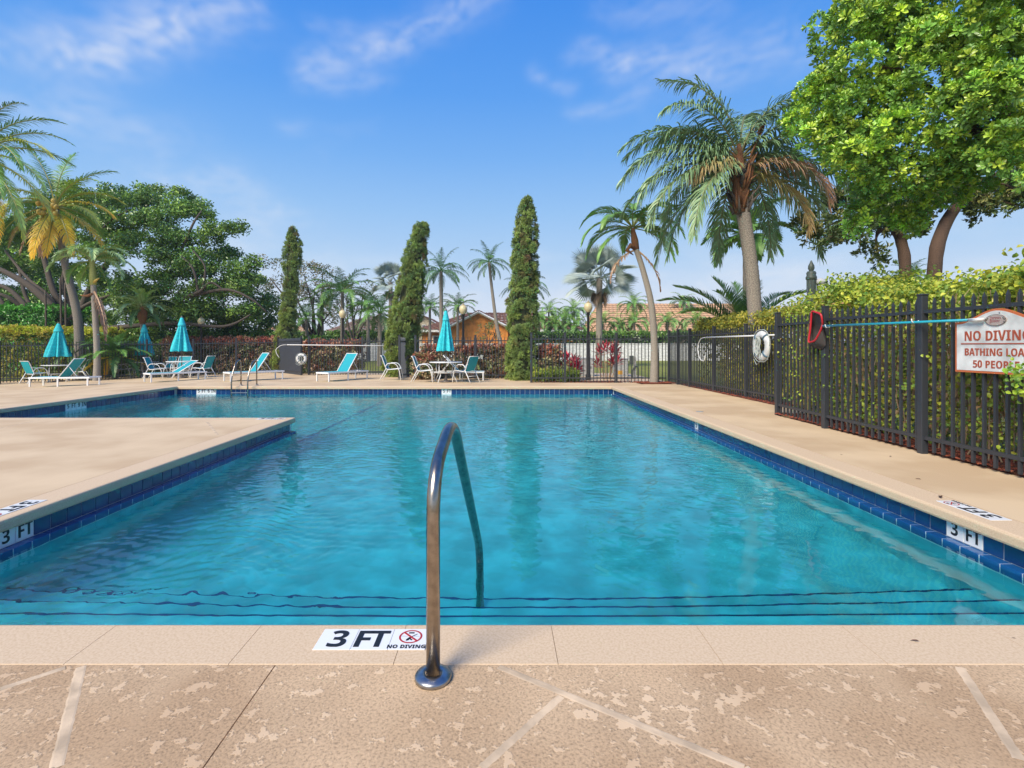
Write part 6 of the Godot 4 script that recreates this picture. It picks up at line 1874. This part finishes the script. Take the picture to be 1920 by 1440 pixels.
func build_small_things() -> void:
	M.rope = mat(0.42, 0.46, 0.44, 0.9)
	M.strap = mat(0.05, 0.12, 0.18, 0.7)
	M.globe_cap = mat(0.30, 0.24, 0.12, 0.4)
	M.teal_pole = mat(0.02, 0.36, 0.48, 0.3)
	M.net_red = mat(0.50, 0.02, 0.03, 0.35)
	M.net_mesh = mat(0.055, 0.045, 0.042, 0.9)
	M.sign_orange = mat(0.52, 0.135, 0.045, 0.55)
	M.sign_white = worn(mat(0.76, 0.76, 0.74, 0.6), tex.soft, 2.0, tex.relief, 0.01)
	M.sign_red = mat(0.36, 0.075, 0.035, 0.55)
	M.box_grey = worn(mat(0.50, 0.51, 0.50, 0.6), tex.soft, 0.8)
	# the handrail in the near steps
	var o = thing("handrail", "stainless steel stair rail rising from a round flange into the water", "handrail", Vector3(-0.255, 0, -1.945))
	var dx = 0.112 / 1.675
	var R = func(d: float, y: float) -> Vector3: return Vector3(d * dx, y, -d)
	part("rail", tubem(bent([R.call(0.0, -0.02), R.call(0.0, 0.775), R.call(0.45, 0.925), R.call(1.66, -0.17), R.call(1.68, -0.98)], 0.17, 10), 0.0265, 20), M.steel, o)
	part("flange", lathem([Vector2(0.0, 0.001), Vector2(0.069, 0.001), Vector2(0.070, 0.012), Vector2(0.066, 0.019), Vector2(0.045, 0.025), Vector2(0.033, 0.027), Vector2(0.032, 0.016), Vector2(0.0, 0.016)], 36), M.flange, o)
	part("sealant_ring", lathem([Vector2(0.027, 0.015), Vector2(0.0325, 0.015), Vector2(0.0315, 0.0215), Vector2(0.0268, 0.021)], 24), M.line, o)
	# the ladder at the far edge
	o = thing("pool_ladder", "stainless steel pool ladder at the far end", "ladder", Vector3(-8.0, 0, -15.87))
	for x in [-0.25, 0.25]:
		part("rail", tubem(bent([Vector3(x, 0.0, -0.42), Vector3(x, 0.84, -0.42), Vector3(x, 0.74, -0.10), Vector3(x, 0.28, 0.16), Vector3(x, -1.2, 0.16)], 0.2, 8), 0.022, 10), M.steel, o)
		part("flange", lathem([Vector2(0.0, 0.001), Vector2(0.06, 0.001), Vector2(0.055, 0.018), Vector2(0.0, 0.02)], 16), M.flange, o, Transform3D(Basis(), Vector3(x, 0, -0.42)))
		part("brace", tubem([Vector3(x, 0.17, -0.42), Vector3(x, 0.17, 0.15)], 0.013, 6), M.steel, o)
	for y in [-0.18, -0.47, -0.76]:
		part("tread", chamfer(Vector3(-0.25, y - 0.015, 0.11), Vector3(0.25, y + 0.01, 0.20), 0.006), M.flange, o)
	# depth markers
	deck_marker("depth marker of white tiles beside the handrail, reading 3 FT NO DIVING", Transform3D(Basis(Vector3.RIGHT, Vector3.FORWARD, Vector3.UP), Vector3(-0.780, 0.0005, -2.124)))
	deck_marker("depth marker lying on the deck below the no diving sign", Transform3D(Basis(Vector3.FORWARD, Vector3.LEFT, Vector3.UP), Vector3(3.70, 0.0005, -3.70)))
	deck_marker("depth marker on the peninsula's near corner, cut by the picture's edge", Transform3D(Basis(Vector3.BACK, Vector3.RIGHT, Vector3.UP), Vector3(-3.86, 0.0005, -4.19)))
	deck_marker("depth marker at the tip of the deck peninsula", Transform3D(Basis(Vector3.RIGHT, Vector3.FORWARD, Vector3.UP), Vector3(-4.19, 0.0005, -8.76)))
	# the no diving sign; frame: x along the words, y up, z towards the pool
	o = thing("warning_sign", "white sign with orange border reading NO DIVING BATHING LOAD 50 PEOPLE", "sign", Vector3(4.915, 1.25, -5.06), -PI / 2)
	var outline = func(grow: float) -> PackedVector2Array:
		var p = PackedVector2Array()
		p.append(Vector2(-0.46 - grow, -0.265 - grow))
		p.append(Vector2(0.46 + grow, -0.265 - grow))
		for i in 25:
			var s = lerpf(0.46 + grow, -0.46 - grow, float(i) / 24)
			var q = clampf((0.42 - absf(s)) / 0.42, 0.0, 1.0)
			p.append(Vector2(s, 0.262 + grow + 0.122 * q * q * (3 - 2 * q)))
		return p
	for layer in [["border", 0.0, -0.012, 0.010, M.sign_orange], ["panel", -0.022, 0.010, 0.0125, M.sign_white]]:
		var p: PackedVector2Array = outline.call(layer[1])
		var st = mb()
		var idx = Geometry2D.triangulate_polygon(p)
		for k in range(0, idx.size(), 3):
			var a = p[idx[k]]
			var b = p[idx[k + 1]]
			var c = p[idx[k + 2]]
			if (b - a).cross(c - a) < 0:
				var sw = b
				b = c
				c = sw
			tri(st, Vector3(a.x, a.y, layer[3]), Vector3(b.x, b.y, layer[3]), Vector3(c.x, c.y, layer[3]))
			tri(st, Vector3(a.x, a.y, layer[2]), Vector3(c.x, c.y, layer[2]), Vector3(b.x, b.y, layer[2]))
		for k in p.size():
			var a = p[k]
			var b = p[(k + 1) % p.size()]
			quad(st, Vector3(a.x, a.y, layer[2]), Vector3(b.x, b.y, layer[2]), Vector3(b.x, b.y, layer[3]), Vector3(a.x, a.y, layer[3]))
		part(layer[0], done(st), layer[4], o)
	var F = Transform3D(Basis(), Vector3(0, 0, 0.0140))
	for l in [["NO DIVING", 0.098, -0.005, 0.113, 0.675], ["BATHING LOAD", 0.074, -0.005, -0.052, 0.675], ["50 PEOPLE", 0.074, -0.01, -0.175, 0.475]]:
		var raw = letters(l[0], l[1], true, 0.004)
		var box0 = raw.get_aabb()
		text_on(o, "lettering", l[0], l[1], M.sign_red, F, l[2], l[3], l[4] / box0.size.x, 0.004)
	part("underline", boxm(Vector3(-0.385, 0.028, 0.0125), Vector3(0.385, 0.040, 0.016)), M.sign_red, o)
	# an oval plate with faint scrollwork
	var ov = mb()
	var oe = mb()
	for k in 32:
		var a = TAU * k / 32
		var b = TAU * (k + 1) / 32
		var pa = Vector3(0.108 * cos(a), 0.056 * sin(a), 0)
		var pb = Vector3(0.108 * cos(b), 0.056 * sin(b), 0)
		var c = Vector3(0.0, 0.268, 0.022)
		tri(ov, c, c + pa, c + pb)
		quad(ov, c + pa - Vector3(0, 0, 0.0085), c + pb - Vector3(0, 0, 0.0085), c + pb, c + pa)
		quad(oe, c + pa * 0.95 + Vector3(0, 0, 0.001), c + pa + Vector3(0, 0, 0.001), c + pb + Vector3(0, 0, 0.001), c + pb * 0.95 + Vector3(0, 0, 0.001))
	var plate = part("emblem_plate", done(ov), worn(mat(0.56, 0.46, 0.42, 0.4), tex.fine, 0.06), o)
	part("emblem_rim", done(oe), mat(0.06, 0.035, 0.03, 0.4), plate)
	var scroll = mb(true)
	for w in [[-0.055, 0.286, 1.0], [-0.060, 0.256, 0.9]]:
		var pts = []
		for k in 60:
			var t = k / 59.0
			pts.append(Vector3(w[0] + t * 0.115 * w[2] + 0.007 * sin(t * 44.0), w[1] + (0.011 if t > 0.14 else 0.022) * sin(t * 44.0 + 1.2) * (1.0 - 0.3 * t), 0.0235))
		tube(scroll, pts, 0.0014, 4)
	part("scrollwork", done(scroll), mat(0.30, 0.07, 0.09, 0.5), plate)
	var lf = mb()
	for s in [[-0.085, 0.262, 2.2], [-0.088, 0.274, 0.9], [0.083, 0.262, 0.9], [0.086, 0.275, 2.2], [0.078, 0.250, -0.4]]:
		leaf4(lf, Vector3(s[0], s[1], 0.0235), Vector3(cos(s[2]), sin(s[2]), 0), Vector3.BACK, 0.022, 0.011, Color.WHITE, 0.02)
	part("leaf_motif", done(lf), mat(0.03, 0.05, 0.03, 0.6), plate)
	part("bolt", lathem([Vector2(0.008, 0), Vector2(0.008, 0.004), Vector2(0.0, 0.005)], 8), M.flange, o, Transform3D(Basis(Vector3.RIGHT, PI / 2), Vector3(0.035, 0.338, 0.012)))
	# the leaf net on its long pole
	o = thing("leaf_net", "red-framed leaf net on a long turquoise pole hung along the fence", "pool net", Vector3(4.86, 1.56, -7.72))
	part("pole", tubem([Vector3(0, 0.0, 0.0), Vector3(0.01, -0.03, 2.40)], 0.0145, 8), M.teal_pole, o)
	part("handle", tubem([Vector3(0.01, -0.03, 2.40), Vector3(0.01, -0.032, 2.56)], 0.018, 8), M.white, o)
	var hoop = [Vector3(0, 0.02, 0.0), Vector3(-0.02, 0.18, 0.0), Vector3(-0.03, 0.245, -0.22), Vector3(-0.02, -0.02, -0.27), Vector3(-0.03, -0.255, -0.31), Vector3(-0.02, -0.22, -0.15), Vector3(0, -0.07, -0.05), Vector3(0, 0.02, 0.0)]
	part("hoop", tubem(bent(hoop, 0.05, 4), 0.015, 8), M.net_red, o)
	var bag = mb(true)
	var rim = [hoop[1], hoop[2], hoop[3], hoop[4], hoop[5], hoop[6]]
	var low = [Vector3(0.06, -0.10, -0.02), Vector3(0.07, 0.05, -0.36), Vector3(0.08, -0.15, -0.40), Vector3(0.06, -0.33, -0.32), Vector3(0.06, -0.36, -0.10), Vector3(0.06, -0.28, -0.02)]
	for k in 6:
		var n = (k + 1) % 6
		quad(bag, rim[k], rim[n], low[n], low[k])
	for k in range(1, 5): tri(bag, low[0], low[k], low[k + 1])
	part("net_bag", done(bag), M.net_mesh, o)
	for z in [0.10, 1.70]:
		part("hanger", tubem(bent([Vector3(0.09, 0.02, z), Vector3(0.02, -0.03, z), Vector3(-0.02, -0.02, z), Vector3(-0.025, 0.02, z)], 0.02, 3), 0.006, 5), M.white_metal, o)
	# rescue hooks and life rings
	o = thing("rescue_hook", "long white rescue pole with a hoop beside the golden clipped hedge", "rescue hook", Vector3(5.66, 1.49, -14.1))
	part("pole", tubem([Vector3.ZERO, Vector3(0.18, -0.0, 3.45)], 0.018, 8), M.white_metal, o)
	part("hoop", tubem(bent([Vector3.ZERO, Vector3(-0.02, -0.02, -0.35), Vector3(-0.05, -0.3, -0.48), Vector3(-0.05, -0.62, -0.30), Vector3(-0.03, -0.66, -0.02), Vector3(-0.03, -0.5, 0.03)], 0.2, 6), 0.010, 6), M.white_metal, o)
	o = thing("rescue_hook", "long white rescue pole held level across two fence panels", "rescue hook", Vector3(-8.95, 1.30, -21.5))
	part("pole", tubem([Vector3.ZERO, Vector3(4.7, -0.05, -0.35)], 0.018, 8), M.white_metal, o)
	part("hoop", tubem(bent([Vector3.ZERO, Vector3(-0.25, -0.01, 0), Vector3(-0.5, -0.2, 0), Vector3(-0.42, -0.42, 0), Vector3(-0.33, -0.54, 0.0)], 0.2, 6), 0.011, 6), M.white_metal, o)
	ring_buoy("white life ring with a dark rope on the fence near the queen palm", Transform3D(Basis(Vector3(0, 0, 1), Vector3(0, 1, 0), Vector3(-1, 0, 0)).orthonormalized(), Vector3(5.80, 1.26, -11.35)), 0.34)
	ring_buoy("small white life ring hanging on the far panel below the level pole", Transform3D(Basis(), Vector3(-8.3, 0.72, -21.35)), 0.22)
	M.rope = mat(0.6, 0.58, 0.5, 0.9)
	# lamps
	lamp("lamp post in the fig tree's shade beside the upright umbrella", -14.538, 24.9, 2.70, -0.2)
	lamp("lamp post in front of the brown hipped roof", -7.141, 23.2, 2.95, -0.1)
	lamp("lamp post in front of the orange gable", -1.462, 20.2, 2.94, -0.08)
	lamp("lamp post between the two red cordylines", 3.248, 18.9, 2.93, -0.08)
	# post with a finial and a camera behind the hedge
	o = thing("camera_post", "fluted grey-green post with an acorn finial and a white security camera", "post", Vector3(6.56, -0.05, -10.8))
	var fl = mb(true)
	var prev = []
	for j in 2:
		var row = []
		for k in 48:
			var w = TAU * k / 48
			var r = 0.082 + 0.006 * cos(w * 12)
			row.append(Vector3(r * cos(w), 2.75 * j, r * sin(w)))
		if prev:
			for k in 48: quad(fl, prev[k], row[k], row[(k + 1) % 48], prev[(k + 1) % 48])
		prev = row
	part("shaft", done(fl), M.pole_green, o)
	part("collar", lathem([Vector2(0.085, 2.70), Vector2(0.105, 2.72), Vector2(0.105, 2.76), Vector2(0.085, 2.80), Vector2(0.095, 2.84), Vector2(0.075, 2.88), Vector2(0.0, 2.90)], 20), M.pole_green, o)
	part("finial", lathem([Vector2(0.04, 2.89), Vector2(0.062, 2.94), Vector2(0.058, 3.0), Vector2(0.03, 3.06), Vector2(0.018, 3.09), Vector2(0.0, 3.12)], 14), M.pole_green, o)
	var cam = part("camera_body", tubem([Vector3(0.09, 2.66, 0.02), Vector3(0.16, 2.66, 0.05), Vector3(0.25, 2.63, 0.10)], [0.05, 0.075, 0.06], 12), M.white, o)
	part("lens", tubem([Vector3(0.25, 2.63, 0.10), Vector3(0.27, 2.622, 0.11)], 0.045, 12), M.black, cam)
	part("bracket", tubem([Vector3(0.12, 2.1, 0.02), Vector3(0.12, 2.62, 0.02)], 0.02, 8), M.pole_green, o)
	part("chain", tubem([Vector3(-0.07, 2.6, 0.02), Vector3(-0.16, 2.1, 0.02), Vector3(-0.22, 1.8, 0.02)], 0.006, 4), M.flange, o)
	# utility boxes and pipes on the lawn
	for b in [["grey utility box behind the low cordyline", 1098, 21.0, 0.80, 0.72], ["grey utility box with a yellow label behind the tall cordyline", 1166, 21.0, 0.78, 0.55]]:
		var x: float = (b[1] - 938.0) / 960.0 * b[2]
		o = thing("utility_box", b[0], "utility box", Vector3(x, -0.08, -b[2]))
		part("cabinet", chamfer(Vector3(-b[4] / 2, 0.06, -0.5), Vector3(b[4] / 2, b[3], 0), 0.02), M.box_grey, o)
		part("lid", chamfer(Vector3(-b[4] / 2 - 0.02, b[3], -0.52), Vector3(b[4] / 2 + 0.02, b[3] + 0.04, 0.02), 0.012), M.box_grey, o)
		part("plinth", boxm(Vector3(-b[4] / 2 - 0.08, 0, -0.58), Vector3(b[4] / 2 + 0.08, 0.06, 0.08)), M.grout, o)
		if b[4] < 0.6:
			part("warning_label", boxm(Vector3(-0.16, 0.16, 0.0), Vector3(0.02, 0.32, 0.003)), mat(0.70, 0.36, 0.03, 0.5), o)
		else:
			part("handle", boxm(Vector3(0.2, 0.4, 0.0), Vector3(0.23, 0.5, 0.02)), M.flange, o)
	o = thing("valve_post", "grey valve post with pipes beside the leaning palm", "valve", Vector3(5.25, -0.08, -20.0))
	part("post", chamfer(Vector3(-0.05, 0, -0.05), Vector3(0.05, 0.92, 0.05), 0.01), M.box_grey, o)
	part("control_box", chamfer(Vector3(-0.20, 0.62, -0.06), Vector3(-0.05, 0.95, 0.06), 0.01), M.pole_green, o)
	part("pipe", tubem(bent([Vector3(0.12, 0, 0.05), Vector3(0.12, 0.5, 0.05), Vector3(0.02, 0.55, 0.08), Vector3(-0.12, 0.4, 0.08), Vector3(-0.12, 0, 0.08)], 0.08, 4), 0.03, 8), M.pole_green, o)
	# odds and ends on the deck
	for l in [["fallen brown leaf on the coping by the steps, curled", Vector3(1.754, 0, -2.192), 0.035, 0.3], ["tiny dark leaf at the coping's outer end", Vector3(2.211, 0, -2.216), 0.015, 1.0], ["thin dry twig near the fence-side depth marker", Vector3(3.696, 0, -4.306), 0.10, 2.2], ["dark fleck on the fence-side deck", Vector3(3.931, 0, -5.924), 0.03, 0.2], ["dry leaf on the fence-side deck, farther along", Vector3(3.932, 0, -4.858), 0.05, 0.9], ["small leaf on the fence-side deck close to the mulch", Vector3(4.464, 0, -5.838), 0.05, 2.6]]:
		var st = mb()
		var d = Vector3(cos(l[3]), 0, sin(l[3]))
		leaf4(st, Vector3(0, 0.003, 0), (d + Vector3(0, 0.12, 0)).normalized(), Vector3.UP, l[2], l[2] * 0.28, Color.WHITE, 0.3)
		var lf2 = part("fallen_leaf", done(st), M.dead_leaf, self, Transform3D(Basis(), l[1]))
		tag(lf2, l[0], "leaf")
	o = thing("deck_drain", "small round drain cover set in the fence-side deck", "drain cover", Vector3(3.815, 0, -9.794))
	part("cover", lathem([Vector2(0.0, 0.0), Vector2(0.07, 0.0), Vector2(0.07, 0.004), Vector2(0.0, 0.005)], 20), M.box_grey, o)
	part("slot", boxm(Vector3(-0.05, 0.0045, -0.006), Vector3(0.05, 0.006, 0.006)), M.black, o)
